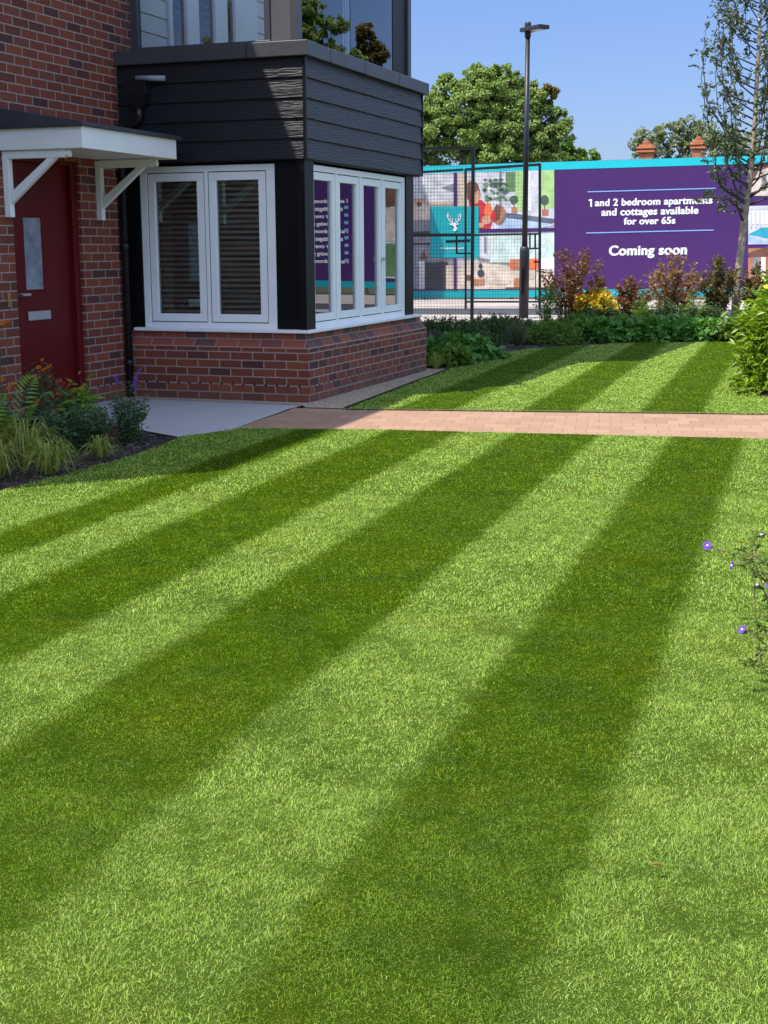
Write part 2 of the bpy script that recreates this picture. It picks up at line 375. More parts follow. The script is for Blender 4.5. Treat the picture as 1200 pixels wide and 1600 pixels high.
M_['blind'] = plain('grey brown blind slat', (0.80, 0.77, 0.66), 0.5, 0.06)
M_['curtain'] = plain('muted green curtain', (0.10, 0.13, 0.10), 0.8, 0.1)
M_['roof'] = plain('grey slate', (0.10, 0.09, 0.09), 0.7, 0.25, 3.0)
M_['glass'] = glass_mat('window glass', 1.75, (0.75, 0.80, 0.78), 0.0, 1.5)
M_['dglass'] = glass_mat('balcony glass', 1.6, (0.80, 0.84, 0.85), 0.0, 1.4)
M_['frost'] = plain('frosted door glass', (0.24, 0.26, 0.30), 0.25, 0.3, 9.0)
M_['lawn'] = lawn_base_mat(); M_['blade'] = blade_mat()
M_['paver'] = paver_mat(); M_['concrete'] = concrete_mat()
M_['gravel'] = gravel_mat('pale gravel', [(0.40, 0.31, 0.21), (0.62, 0.51, 0.36), (0.74, 0.64, 0.50), (0.50, 0.42, 0.32)], 85)
M_['mulch'] = gravel_mat('bark mulch', [(0.022, 0.015, 0.012), (0.055, 0.038, 0.032), (0.12, 0.09, 0.078), (0.035, 0.025, 0.022)], 42)
M_['pave_far'] = plain('pale pavement', (0.43, 0.375, 0.34), 0.85, 0.12, 1.5)
M_['shaded_asphalt'] = plain('shaded_asphalt', (0.055, 0.058, 0.070), 0.85, 0.15, 4.0, bump=0.2, bscale=150)
M_['earth'] = plain('earth and rough grass', (0.10, 0.11, 0.05), 0.95, 0.3, 0.6)
M_['kerb'] = plain('kerb stone', (0.45, 0.44, 0.43), 0.8, 0.08)

# ------------------------------------------------------------------ the ground
def sheet(name, poly, z, mat, kind='structure'):
    mb = MB(); n = len(poly); mb.add([(x, y, z) for x, y in poly], [tuple(range(n))])
    me = bpy.data.meshes.new(name); me.from_pydata(mb.v, [], mb.f); me.update()
    if me.polygons[0].normal.z < 0:
        me = bpy.data.meshes.new(name); me.from_pydata(mb.v, [], [tuple(reversed(mb.f[0]))]); me.update()
    o = link(name, me, mat); return tag(o, kind=kind)
sheet('ground', [(-400, -300), (400, -300), (400, 700), (-400, 700)], -0.045, M_['earth'])
NEAR_EDGE = [(-0.10, -2.36), (0.20, -1.75), (1.26, -1.50), (4.10, -1.10), (9.0, -0.42)]
LAWN_NEAR = [(0.03, -12.5), (0.04, -9.0), (0.05, -4.6), (0.07, -4.1), (0.10, -3.4), (0.02, -2.7), (-0.06, -2.36), (0.17, -1.75), (1.26, -1.50), (4.10, -1.10), (9.0, -0.42), (9.0, -12.5)]
LAWN_FAR = [(0.46, -0.36), (0.83, -0.28), (4.0, 0.40), (9.0, 1.45), (9.0, 10.5), (4.2, 9.95), (2.76, 9.47), (1.54, 8.82), (0.78, 7.9), (0.30, 7.1), (0.12, 6.3), (0.07, 5.1), (0.16, 3.70)]
def lawn_sheet(name, poly, z):
    return sheet(name, poly, z, M_['lawn'])
lawn_sheet('lawn', LAWN_NEAR, 0.0)
lawn_sheet('far_lawn', LAWN_FAR, 0.0)
sheet('paved_path', [(0.0, -0.34), (0.02, -0.5), (0.12, -1.85), (1.26, -1.62), (4.10, -1.2), (9.0, -0.52), (9.0, 1.5), (4.0, 0.43), (0.83, -0.25)], -0.004, M_['paver'])
sheet('concrete_path', [(-1.87, -0.06), (0.0, -0.11), (0.0, -0.5), (0.13, -1.9), (-0.05, -2.36), (-0.5, -2.12), (-0.93, -1.95), (-1.87, -1.9)], -0.001, M_['concrete'])
sheet('gravel_strip', [(-1.87, -0.10), (0.0, -0.17), (0.1, -0.33), (0.46, -0.31), (0.30, 2.0), (0.165, 3.70), (-0.06, 3.72), (-1.9, 3.8), (-1.87, 0.0)], 0.003, M_['gravel'])
eg = MB(); eg.prism([(0.465, -0.31, 0.0), (0.477, -0.31, 0.0), (0.18, 3.71, 0.0), (0.168, 3.71, 0.0)], (0, 0, 0.018)); eg.prism([(0.168, 3.71, 0), (0.168, 3.722, 0), (-0.06, 3.742, 0), (-0.06, 3.73, 0)], (0, 0, 0.018))
tag(eg.build('gravel_edging', M_['pipe']), 'thin dark edging strip between gravel margin and far lawn', 'edging')
sheet('left_mulch_bed', [(-1.87, -12.5), (0.10, -12.5), (0.12, -3.4), (0.05, -2.4), (-0.45, -2.15), (-0.93, -1.98), (-1.87, -1.93)], -0.012, M_['mulch'])
sheet('far_mulch_bed', [(-1.95, 3.7), (0.2, 3.69), (0.1, 5.1), (0.16, 6.3), (0.34, 7.1), (0.82, 7.9), (1.56, 8.8), (2.78, 9.45), (4.2, 9.9), (9, 10.4), (14, 10.4), (14, 17.5), (4, 16.6), (-1, 15.0), (-2.6, 14.0), (-3.6, 13.7), (-3.6, 3.7)], -0.012, M_['mulch'])

M_['soil'] = gravel_mat('sandy soil edge', [(0.10, 0.07, 0.04), (0.24, 0.18, 0.10), (0.16, 0.12, 0.06), (0.12, 0.13, 0.04)], 60)
sheet('soil_edge', [(0.46, -0.345), (0.83, -0.262), (4.0, 0.418), (9.0, 1.49), (9.0, 1.57), (4.0, 0.485), (0.83, -0.20), (0.46, -0.28)], 0.004, M_['soil'])
RBED = [(4.80, -8.7), (4.74, -7.6), (4.80, -6.0), (4.95, -4.4), (9.0, -4.2), (9.0, -8.9)]
RBED2 = [(4.25, 1.55), (3.80, 1.85), (3.62, 2.4), (3.75, 3.2), (4.4, 3.9), (9.0, 4.6), (9.0, 2.0)]
sheet('right_mulch_bed', RBED, 0.006, M_['mulch']); sheet('far_right_mulch_bed', RBED2, 0.006, M_['mulch'])

# hoarding frame: origin, direction along it, normal towards the garden
HP0 = Vector((-7.56, 24.92, 0)); HD = Vector((7.962, 1.213, 0)).normalized(); HN = Vector((HD.y, -HD.x, 0))
def hstrip(s0, s1, t0, t1):
    return [tuple((HP0 + HD * s + HN * t)[:2]) for s, t in ((s0, t0), (s1, t0), (s1, t1), (s0, t1))]
sheet('far_pavement', hstrip(-30, 60, -0.6, 5.9), -0.020, M_['pave_far'])
sheet('road', hstrip(-30, 60, 5.9, 8.8), -0.030, M_['shaded_asphalt'])  # road strip; the shade band across it is put into its dark colour
sheet('near_pavement', hstrip(-30, 60, 8.8, 11.6), -0.020, M_['pave_far'])

# ------------------------------------------------------------------ grass blades
def inside(poly, x, y):
    r = np.zeros(len(x), bool); n = len(poly); j = n - 1
    for i in range(n):
        xi, yi = poly[i]; xj, yj = poly[j]
        c = ((yi > y) != (yj > y)) & (x < (xj - xi) * (y - yi) / (yj - yi + 1e-12) + xi)
        r ^= c; j = i
    return r
def edge_dist(poly, x, y):
    d = np.full(len(x), 9.0); n = len(poly)
    for i in range(n):
        ax, ay = poly[i]; bx, by = poly[(i + 1) % n]; ex, ey = bx - ax, by - ay
        t = np.clip(((x - ax) * ex + (y - ay) * ey) / (ex * ex + ey * ey), 0, 1)
        d = np.minimum(d, np.hypot(x - ax - t * ex, y - ay - t * ey))
    return d
def smooth_noise(x, y, s, seed):
    r = np.random.default_rng(seed); v = np.zeros(len(x))
    for k in range(6):
        a = r.uniform(0, 6.28); f = s * r.uniform(0.6, 1.8); ph = r.uniform(0, 6.28)
        v += np.sin((x * math.cos(a) + y * math.sin(a)) * f * 6.28 + ph)
    return v / 6
def grass(name, poly, zones):
    VV = []; TT = []; o = 0
    for d0, d1, dens, wdt, h0, h1, half in zones:
        # trapezoid strip in front of the camera between distances d0..d1
        A = 2 * (d1 - d0) * (0.31 * (d0 + d1) / 2 + half)
        n = int(A * dens)
        d = np.sqrt(rng.uniform(d0 * d0, d1 * d1, n)); lat = rng.uniform(-1, 1, n) * (0.31 * d + half)
        x = CAM.x + FW.x * d + RT.x * lat; y = CAM.y + FW.y * d + RT.y * lat
        m = inside(poly, x, y) & ~inside(RBED, x, y) & ~inside(RBED2, x, y)
        ragged = smooth_noise(x, y, 1.7, 5) * 0.02 + smooth_noise(x, y, 9, 6) * 0.012
        x, y, d = x[m], y[m], d[m]
        n = len(x)
        if n == 0: continue
        jx = rng.normal(0, 0.022, n) + 0.03 * smooth_noise(x, y, 1.2, 21) + 0.02 * smooth_noise(x, y, 5, 22); dk = stripe_np(x + jx, y)
        soft = np.clip((y + 10.6) / 3.2, 0.45, 1.0)
        ang = rng.uniform(0, 6.283, n)
        lean = np.where(dk > 0.5, -1.0, 1.0)          # the mower laid them towards / away
        tuft = smooth_noise(x, y, 6, 11)
        hx = np.cos(ang) * 0.8 + tuft * 0.45 + 0.25 * smooth_noise(x, y, 2.1, 15); hy = np.sin(ang) * 0.8 + lean * 0.45 * soft + 0.25 * smooth_noise(x, y, 3.1, 14)
        H = rng.uniform(h0, h1, n) * (1 + 0.35 * smooth_noise(x, y, 2.3, 12) + 0.35 * smooth_noise(x, y, 8, 13))
        k = rng.uniform(0.55, 1.25, n)
        W = wdt * rng.uniform(0.6, 1.25, n); longb = rng.uniform(0, 1, n) > 0.985; H = np.where(longb, H * 1.7, H); W = np.where(longb, W * 1.25, W)
        fa = rng.uniform(0, 6.283, n); sx, sy = np.cos(fa), np.sin(fa)
        B = np.stack([x, y, np.full(n, -0.004)], 1)
        S = np.stack([sx, sy, np.zeros(n)], 1) * W[:, None] * 0.5
        Hd = np.stack([hx, hy, np.zeros(n)], 1) * (H * k)[:, None]
        mid = B + Hd * 0.40 + np.array([0, 0, 1.0]) * (H * 0.50)[:, None]
        tip = B + Hd * 1.05 + np.array([0, 0, 1.0]) * (H * np.maximum(0.22, 0.95 - 0.52 * k))[:, None]
        V = np.stack([B - S, B + S, mid + S * 0.85, mid - S * 0.85, tip], 1)
        b = (np.arange(n) * 5 + o)[:, None]
        T = np.concatenate([b + [0, 1, 2], b + [0, 2, 3], b + [3, 2, 4]], 1)
        VV.append(V.reshape(-1, 3)); TT.append(T.reshape(-1, 3)); o += n * 5
    ob = tri_mesh(name, np.concatenate(VV), np.concatenate(TT), M_['blade'])
    return ob
g1 = grass('grass_blades', LAWN_NEAR, [(1.6, 3.3, 78000, 0.0010, 0.008, 0.019, 1.1), (3.3, 5.0, 46000, 0.0014, 0.008, 0.019, 1.2), (5.0, 7.5, 20000, 0.0022, 0.010, 0.022, 1.4), (7.5, 11.8, 9000, 0.0036, 0.011, 0.023, 1.7)])
tag(g1, 'short mown grass blades in light and dark stripes on the near lawn', 'grass', kind='stuff')
g2 = grass('grass_blades', LAWN_FAR, [(10.5, 15, 5500, 0.0052, 0.012, 0.024, 1.8), (15, 22, 3000, 0.0080, 0.012, 0.024, 2.0)])
tag(g2, 'short mown grass blades in stripes on the lawn beyond the path', 'grass', kind='stuff')

# ------------------------------------------------------------------ the brick house
house = thing('brick_house', 'red brick house with black clad bay, white windows, dark red door and porch canopy', 'house', (0, 0, 0))
P = lambda mb, n, m, b=0, s=False: part(mb, n, m, house, b, s)
WX = -1.87
wl_ = MB()
# wall along the path with an opening for the door (door b -1.70..-0.72, z 0..2.13)
def wall_seg(y0, y1, z0, z1, x0=WX - 0.30, x1=WX): wl_.box(x0, x1, y0, y1, z0, z1)
wall_seg(-7.3, -1.715, -0.1, 6.3); wall_seg(-0.705, 0.30, -0.1, 6.3); wall_seg(-1.715, -0.705, 2.13, 6.3); wall_seg(-1.715, -0.705, -0.1, 0.04)
wl_.box(WX - 0.30, WX, 0.30, 7.75, -0.1, 3.06)
wl_.box(WX - 0.30, WX, 3.6, 7.75, 3.06, 6.3)
wl_.box(-8.5, WX - 0.30, -7.3, -7.0, -0.1, 6.3); wl_.box(-8.5, WX - 0.30, 7.45, 7.75, -0.1, 6.3); wl_.box(-8.8, -8.5, -7.3, 7.75, -0.1, 6.3)
P(wl_, 'wall', M_['brick'])
# main roof, out of view; eaves plate shaped to cast the ground shadows
rf = MB()
rf.prism([(-1.95, -6.9, 6.425), (-5.3, -6.9, 9.4), (-9.2, -6.9, 6.425)], (0, 14.9, 0))
rf.prism([(-9.2, -8.6, 6.25), (-3.2, -8.9, 6.25), (-2.12, -7.67, 6.25), (-1.70, -7.2, 6.25), (-1.28, -6.73, 6.25), (-1.37, -4.73, 6.25), (-1.44, -3.34, 6.25), (-1.59, -1.86, 6.25), (-1.66, -1.3, 6.25), (-1.66, 0.5, 6.25),
          (-0.60, 2.2, 6.25), (-0.10, 2.5, 6.25), (-0.02, 4.2, 6.25), (0.12, 6.4, 6.25), (0.12, 8.1, 6.25), (-9.2, 8.1, 6.25)], (0, 0, 0.17))
P(rf, 'roof', M_['roof'])
# bay plinth
pl = MB()
pl.prism([(0, 0, -0.1), (0, 0, 0.493), (-0.05, 0.05, 0.568), (-0.05, 0.05, 0.622), (-1.868, 0.05, 0.622), (-1.868, 0.05, 0.568), (-1.868, 0, 0.493), (-1.868, 0, -0.1)], (0, 0, 0)) if False else None
def frustum(mb, x0, x1, y0, y1, z0, z1, ins):
    a = [(x0, y0, z0), (x1, y0, z0), (x1, y1, z0), (x0, y1, z0), (x0, y0 + ins, z1), (x1 - ins, y0 + ins, z1), (x1 - ins, y1 - ins, z1), (x0, y1 - ins, z1)]
    mb.add(a, [(3, 2, 1, 0), (4, 5, 6, 7), (0, 1, 5, 4), (1, 2, 6, 5), (2, 3, 7, 6), (3, 0, 4, 7)])
pl.box(WX + 0.002, 0, 0, 3.4, -0.1, 0.49)
P(pl, 'bay_plinth', M_['brick'])
def squint_mat():
    t = NT('sloping plinth brick'); p = t.pos(); x, y, z = t.sep(p)
    nx, ny, nn = t.sep(t.n.new('ShaderNodeNewGeometry').outputs['True Normal'])
    isx = t.math('GREATER_THAN', t.math('ABSOLUTE', nx), t.math('ABSOLUTE', ny))
    u = t.math('ADD', t.math('MULTIPLY', y, isx), t.math('MULTIPLY', x, t.math('SUBTRACT', 1.0, isx)))
    uu = t.math('ADD', t.math('DIVIDE', u, 0.225), t.math('ADD', 100.2, t.math('MULTIPLY', t.math('GREATER_THAN', z, 0.564), 0.5)))
    cm = t.math('FLOOR', uu); fu = t.math('FRACT', uu)
    wn_ = t.node('ShaderNodeTexWhiteNoise', noise_dimensions='2D'); t.l.new(t.comb(cm, t.math('ADD', isx, 3.0)), wn_.inputs['Vector'])
    c = t.ramp(wn_.outputs['Value'], [(0, (0.10, 0.055, 0.06)), (0.35, (0.15, 0.07, 0.065)), (0.45, (0.33, 0.075, 0.045)), (1, (0.40, 0.10, 0.055))])
    c = t.mix(t.math('MULTIPLY', t.noise(p, 50, 4), 0.4), c, (0.16, 0.07, 0.06))
    e = t.math('MULTIPLY', t.math('MINIMUM', fu, t.math('SUBTRACT', 1.0, fu)), 0.225)
    ez = t.math('MINIMUM', t.math('ABSOLUTE', t.math('SUBTRACT', z, 0.564)), t.math('ABSOLUTE', t.math('SUBTRACT', z, 0.494)))
    mk = t.node('ShaderNodeMapRange', ins={'Value': t.math('MINIMUM', e, ez), 'From Min': 0.003, 'From Max': 0.006}).outputs[0]
    c = t.mix(mk, (0.34, 0.29, 0.26), c)
    t.bsdf(Base_Color=c, Roughness=0.85, Normal=t.bump(t.math('ADD', mk, t.math('MULTIPLY', t.noise(p, 160, 3), 0.3)), 0.5, 0.005)); return t.m
M_['squint'] = squint_mat()
sq = MB(); frustum(sq, WX + 0.002, 0, 0, 3.4, 0.49, 0.564, 0.055); sq.box(WX + 0.002, -0.055, 0.055, 3.345, 0.564, 0.625)
P(sq, 'sloping_brick_course', M_['squint'])
# sill
sl = MB(); sl.box(-1.79, 0.012, -0.012, 0.20, 0.628, 0.658); sl.box(-0.20, 0.012, 0.20, 3.22, 0.628, 0.658)
P(sl, 'window_sill', M_['upvc'], 0.006)
# bay room inside (dark), floor and walls
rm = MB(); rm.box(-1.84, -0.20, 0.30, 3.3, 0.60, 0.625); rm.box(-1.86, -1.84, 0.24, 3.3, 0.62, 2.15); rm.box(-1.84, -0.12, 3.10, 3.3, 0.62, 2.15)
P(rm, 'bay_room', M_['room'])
# posts
ps = MB(); ps.box(-0.345, -0.085, 0.085, 0.24, 0.658, 2.157); ps.box(-0.105, -0.028, 0.028, 0.235, 0.658, 2.156); P(ps, 'corner_post', M_['black'], 0.003)
ps = MB(); ps.box(-1.866, -1.714, 0.07, 0.24, 0.658, 2.157); P(ps, 'corner_post', M_['black'], 0.003)
ps = MB(); ps.box(-0.24, -0.06, 2.87, 3.10, 0.658, 2.157); P(ps, 'corner_post', M_['black'], 0.003)

# windows. ax='x': lies along X at front y=f (facing -Y); ax='y': along Y at front x=f (facing +X)
def BX(mb, ax, u0, u1, d0, d1, z0, z1, f):
    if ax == 'x': mb.box(u0, u1, f + d0, f + d1, z0, z1)
    else: mb.box(f - d1, f - d0, u0, u1, z0, z1)
def window(ax, f, U0, U1, Z0, Z1, sashes, st, glass, blind=False, bot=0.0, head=0.055):
    fr = MB(); zb, zt = Z0 + 0.05, Z1 - head
    BX(fr, ax, U0, U1, 0, 0.07, Z0, zb, f); BX(fr, ax, U0, U1, 0, 0.07, zt, Z1, f)
    edges = [U0] + [e for s in sashes for e in s] + [U1]
    for i in range(0, len(edges), 2): BX(fr, ax, edges[i], edges[i + 1], 0, 0.07, zb, zt, f)
    fo = P(fr, 'window', M_['upvc'], 0.003)
    for a, b in sashes:
        g = 0.008; sh = MB(); z0, z1 = zb + g, zt - g; a2, b2 = a + g, b - g
        BX(sh, ax, a2, b2, 0.004, 0.06, z0, z0 + st, f); BX(sh, ax, a2, b2, 0.004, 0.06, z1 - st, z1, f)
        BX(sh, ax, a2, a2 + st, 0.004, 0.06, z0 + st, z1 - st, f); BX(sh, ax, b2 - st, b2, 0.004, 0.06, z0 + st, z1 - st, f)
        sub(sh, 'sash', M_['upvc'], fo, 0.004)
        gs = MB(); BX(gs, ax, a, b, 0.045, 0.05, zb, zt, f) if False else None
        gs = MB(); BX(gs, ax, a2 + st - 0.004, b2 - st + 0.004, 0.030, 0.034, z0 + st - 0.004, z1 - st + 0.004, f); sub(gs, 'pane', glass, fo)
        gk = MB()
        for (q0, q1, r0, r1) in ((a, b, zb, zb + g), (a, b, zt - g, zt), (a, a + g, zb + g, zt - g), (b - g, b, zb + g, zt - g)):
            BX(gk, ax, q0, q1, 0.012, 0.05, r0, r1, f)
        sub(gk, 'seal', M_['gap'], fo)
    return fo
WA = window('x', 0.08, -1.714, -0.345, 0.658, 2.128, [(-1.645, -1.050), (-1.015, -0.428)], 0.072, M_['glass'])
WB = window('y', -0.075, 0.235, 2.87, 0.658, 2.128, [(0.285, 0.875), (0.92, 1.51), (1.555, 2.145), (2.19, 2.78)], 0.068, M_['glass'])
for (a, b) in ((-1.63, -1.07), (-1.0, -0.44)):
    bl = MB()
    for k in range(27):
        z = 0.745 + k * 0.0485
        bl.add([(a, 0.175, z), (b, 0.175, z), (b, 0.212, z + 0.021), (a, 0.212, z + 0.021), (a, 0.175, z + 0.004), (b, 0.175, z + 0.004), (b, 0.212, z + 0.025), (a, 0.212, z + 0.025)],
               [(3, 2, 1, 0), (4, 5, 6, 7), (0, 1, 5, 4), (1, 2, 6, 5), (2, 3, 7, 6), (3, 0, 4, 7)])
    sub(bl, 'venetian_blind', M_['blind'], WA)
cu = MB(); cu.tube([(-1.62, 0.24, 0.70), (-1.62, 0.24, 2.1)], 0.03, 8); cu.tube([(-1.57, 0.25, 0.70), (-1.57, 0.25, 2.1)], 0.035, 8); cu.tube([(-1.51, 0.245, 0.70), (-1.51, 0.245, 2.1)], 0.03, 8)
sub(cu, 'curtain', M_['curtain'], WA)
for k in range(4):   # vertical folds of curtains just inside the side window
    a = [0.80, 1.44, 2.07, 2.70][k]
    cu = MB(); cu.tube([(-0.17, a + 0.02, 0.70), (-0.17, a + 0.02, 2.1)], 0.028, 8); cu.tube([(-0.18, a - 0.04, 0.70), (-0.18, a - 0.04, 2.1)], 0.03, 8); sub(cu, 'curtain', M_['blind'], WB)
hb = MB()
BX(hb, 'y', 2.13, 2.16, -0.03, 0.0, 1.25, 1.29, -0.075); sub(hb, 'window_handle', M_['steel'], WB)

# black cladding, five lapped boards on each face
cl = MB(); zb = 2.157; ph = 0.1726
for k in range(5):
    z0 = zb + k * ph; z1 = z0 + ph
    cl.prism([(-1.868, 0.020, z1), (-1.868, 0.012, z1), (-1.868, -0.004, z0 + 0.006), (-1.868, 0.0, z0), (-1.868, 0.020, z0)], (1.868 - 0.022, 0, 0))
    cl.prism([(-0.020, 0.022, z1), (-0.012, 0.022, z1), (0.004, 0.022, z0 + 0.006), (0.0, 0.022, z0), (-0.020, 0.022, z0)], (0, 3.24 - 0.022, 0))
    cl.prism([(-1.868, 3.236, z1), (-1.868, 3.244, z1), (-1.868, 3.256, z0 + 0.006), (-1.868, 3.252, z0), (-1.868, 3.236, z0)], (1.848, 0, 0))
P(cl, 'cladding', M_['clad'])
ck = MB(); ck.box(-1.868, -0.021, 0.021, 3.235, 2.150, 3.02); P(ck, 'bay_box', M_['black'])
ct = MB(); ct.box(-0.018, 0.006, 3.24, 3.262, 2.153, 3.02); P(ct, 'corner_trim', M_['black'], 0.002)
ct = MB(); ct.box(-0.022, 0.007, -0.007, 0.022, 2.153, 3.02); P(ct, 'corner_trim', M_['black'], 0.002)
# coping with joints
def cop(x0, x1, y0, y1, z0=3.022, z1=3.146, m='coping'):
    mb = MB(); mb.box(x0, x1, y0, y1, z0, z1); P(mb, 'coping', M_[m], 0.006)
cop(-1.90, -0.545, -0.040, 0.20); cop(-0.535, 0.045, -0.045, 0.20, 3.022, 3.150)
for (a, b) in ((0.203, 0.50), (0.51, 1.37), (1.38, 2.36), (2.37, 3.36)): cop(-0.20, 0.042, a, b)
cop(-1.78, -0.36, 0.09, 0.19, 3.146, 3.186); cop(-1.868, -0.2, 3.0, 3.30)
dk = MB(); dk.box(-1.868, -0.2, 0.2, 3.0, 3.02, 3.06); P(dk, 'balcony_floor', M_['lead'])
# balcony posts and glass
def post(x0, x1, y0, y1, m='coping', z1=4.42, z0=3.14): mb = MB(); mb.box(x0, x1, y0, y1, z0, z1); P(mb, 'balcony_post', M_[m], 0.003)
post(-1.765, -1.69, 0.10, 0.17, 'coping'); post(-0.425, -0.37, 0.10, 0.17, 'coping')
post(-0.37, -0.175, 0.115, 0.16, 'bronze'); post(-0.175, -0.10, 0.10, 0.19, 'coping')
post(-0.20, -0.11, 2.60, 3.02, 'black'); post(-0.16, -0.085, 3.02, 3.12, 'coping')
gl = MB(); gl.box(-0.128, -0.116, 0.20, 1.395, 3.15, 4.3); P(gl, 'balcony_glass', M_['dglass'])
gl = MB(); gl.box(-0.128, -0.116, 1.405, 2.595, 3.15, 4.3); P(gl, 'balcony_glass', M_['dglass'])
gl = MB(); gl.box(-1.69, -0.425, 0.13, 0.142, 3.19, 4.3); P(gl, 'balcony_glass', M_['dglass'])
# white clad upper wall with french doors behind the glass (plane x = WX)
wb = MB()
def boards(y0, y1):
    k = 0; z = 3.06
    while z < 6.2:
        wb.prism([(WX - 0.02, y0, z), (WX + 0.012, y0, z), (WX + 0.002, y0, min(z + 0.165, 6.3)), (WX - 0.02, y0, min(z + 0.165, 6.3))], (0, y1 - y0, 0)); z += 0.17
boards(0.31, 0.97); boards(3.0, 3.6); P(wb, 'white_cladding', M_['white_board'])
wb2 = MB(); wb2.box(WX - 0.3, WX - 0.02, 0.30, 3.6, 5.2, 6.3); wb2.box(WX - 0.3, WX - 0.02, 0.3, 0.98, 3.06, 5.2); wb2.box(WX - 0.3, WX - 0.02, 2.95, 3.6, 3.06, 5.2); P(wb2, 'upper_wall', M_['white_board'])
fd = MB()
for (a, b) in ((0.98, 1.05), (1.34, 1.60), (1.97, 2.25), (2.44, 2.99)): fd.box(WX - 0.02, WX + 0.035, a, b, 3.06, 5.2)
fd.box(WX - 0.02, WX + 0.034, 0.98, 2.99, 5.1, 5.2)
fdo = P(fd, 'balcony_door', M_['upvc'], 0.004)
for (a, b) in ((1.05, 1.34), (1.60, 1.97), (2.25, 2.44)):
    g = MB(); g.box(WX - 0.006, WX, a, b, 3.06, 5.1); sub(g, 'pane', M_['glass'], fdo)
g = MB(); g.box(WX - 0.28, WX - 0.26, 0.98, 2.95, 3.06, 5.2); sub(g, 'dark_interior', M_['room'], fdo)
# hopper, overflow pipe, downpipe
hp = MB(); hp.tube([(-1.62, -0.075, 2.90), (-1.33, -0.075, 2.885)], [0.022, 0.024], 12); P(hp, 'overflow_pipe', M_['greypipe'], 0, True)
hp = MB(); hp.prism([(-1.72, -0.10, 2.84), (-1.50, -0.10, 2.84), (-1.50, -0.012, 2.84), (-1.72, -0.012, 2.84)], (0, 0, 0)) if False else None
hp.add([(-1.72, -0.11, 2.86), (-1.52, -0.11, 2.86), (-1.52, -0.012, 2.86), (-1.72, -0.012, 2.86), (-1.72, -0.11, 2.76), (-1.52, -0.11, 2.76), (-1.52, -0.012, 2.76), (-1.72, -0.012, 2.76),
        (-1.66, -0.085, 2.64), (-1.58, -0.085, 2.64), (-1.58, -0.02, 2.64), (-1.66, -0.02, 2.64)],
       [(0, 1, 2, 3), (4, 5, 1, 0), (5, 6, 2, 1), (6, 7, 3, 2), (7, 4, 0, 3), (8, 9, 5, 4), (9, 10, 6, 5), (10, 11, 7, 6), (11, 8, 4, 7), (11, 10, 9, 8)])
P(hp, 'rainwater_hopper', M_['pipe'], 0.003)
dp = MB(); dp.tube([(-1.62, -0.052, 2.66), (-1.62, -0.052, 2.56), (-1.65, -0.052, 2.53), (-1.80, -0.052, 2.47), (-1.825, -0.052, 2.44), (-1.825, -0.052, 0.01)], 0.034, 14)
dp.tube([(-1.825, -0.052, 1.38), (-1.825, -0.052, 1.44)], 0.041, 14); dp.tube([(-1.825, -0.052, 0.30), (-1.825, -0.052, 0.36)], 0.041, 14)
P(dp, 'downpipe', M_['pipe'], 0, True)
# door
dr = MB(); dr.box(WX - 0.13, WX - 0.085, -1.665, -0.790, 0.05, 2.10)
dr.box(WX - 0.086, WX - 0.079, -1.665, -1.475, 0.05, 2.10); dr.box(WX - 0.086, WX - 0.079, -1.195, -0.790, 0.05, 2.10); dr.box(WX - 0.086, WX - 0.079, -1.475, -1.195, 0.05, 1.035); dr.box(WX - 0.086, WX - 0.079, -1.475, -1.195, 1.66, 2.10)
do = P(dr, 'door', M_['door'], 0.004)
q = MB(); q.box(WX - 0.085, WX - 0.080, -1.460, -1.215, 1.05, 1.645); sub(q, 'glazed_light', M_['frost'], do)
q = MB(); q.box(WX - 0.079, WX - 0.060, -1.475, -1.150, 0.79, 0.868); sub(q, 'letter_plate', M_['steel'], do, 0.006)
q = MB(); q.box(WX - 0.079, WX - 0.030, -1.61, -1.585, 1.0, 1.025); q.box(WX - 0.048, WX - 0.030, -1.61, -1.47, 1.0, 1.022); sub(q, 'handle', M_['steel'], do, 0.004)
fr = MB(); fr.box(WX - 0.14, WX - 0.03, -1.714, -1.668, 0.04, 2.129); fr.box(WX - 0.14, WX - 0.03, -0.787, -0.706, 0.04, 2.129); fr.box(WX - 0.14, WX - 0.03, -1.668, -0.787, 2.10, 2.129); fr.box(WX - 0.16, WX + 0.03, -1.714, -0.706, 0.015, 0.05)
P(fr, 'door_frame', M_['door'], 0.003)
q = MB(); q.box(WX, WX + 0.012, -1.86, -1.82, 0.92, 1.04); q.box(WX, WX + 0.02, -1.855, -1.825, 0.94, 0.97); P(q, 'doorbell', M_['brass'], 0.003)
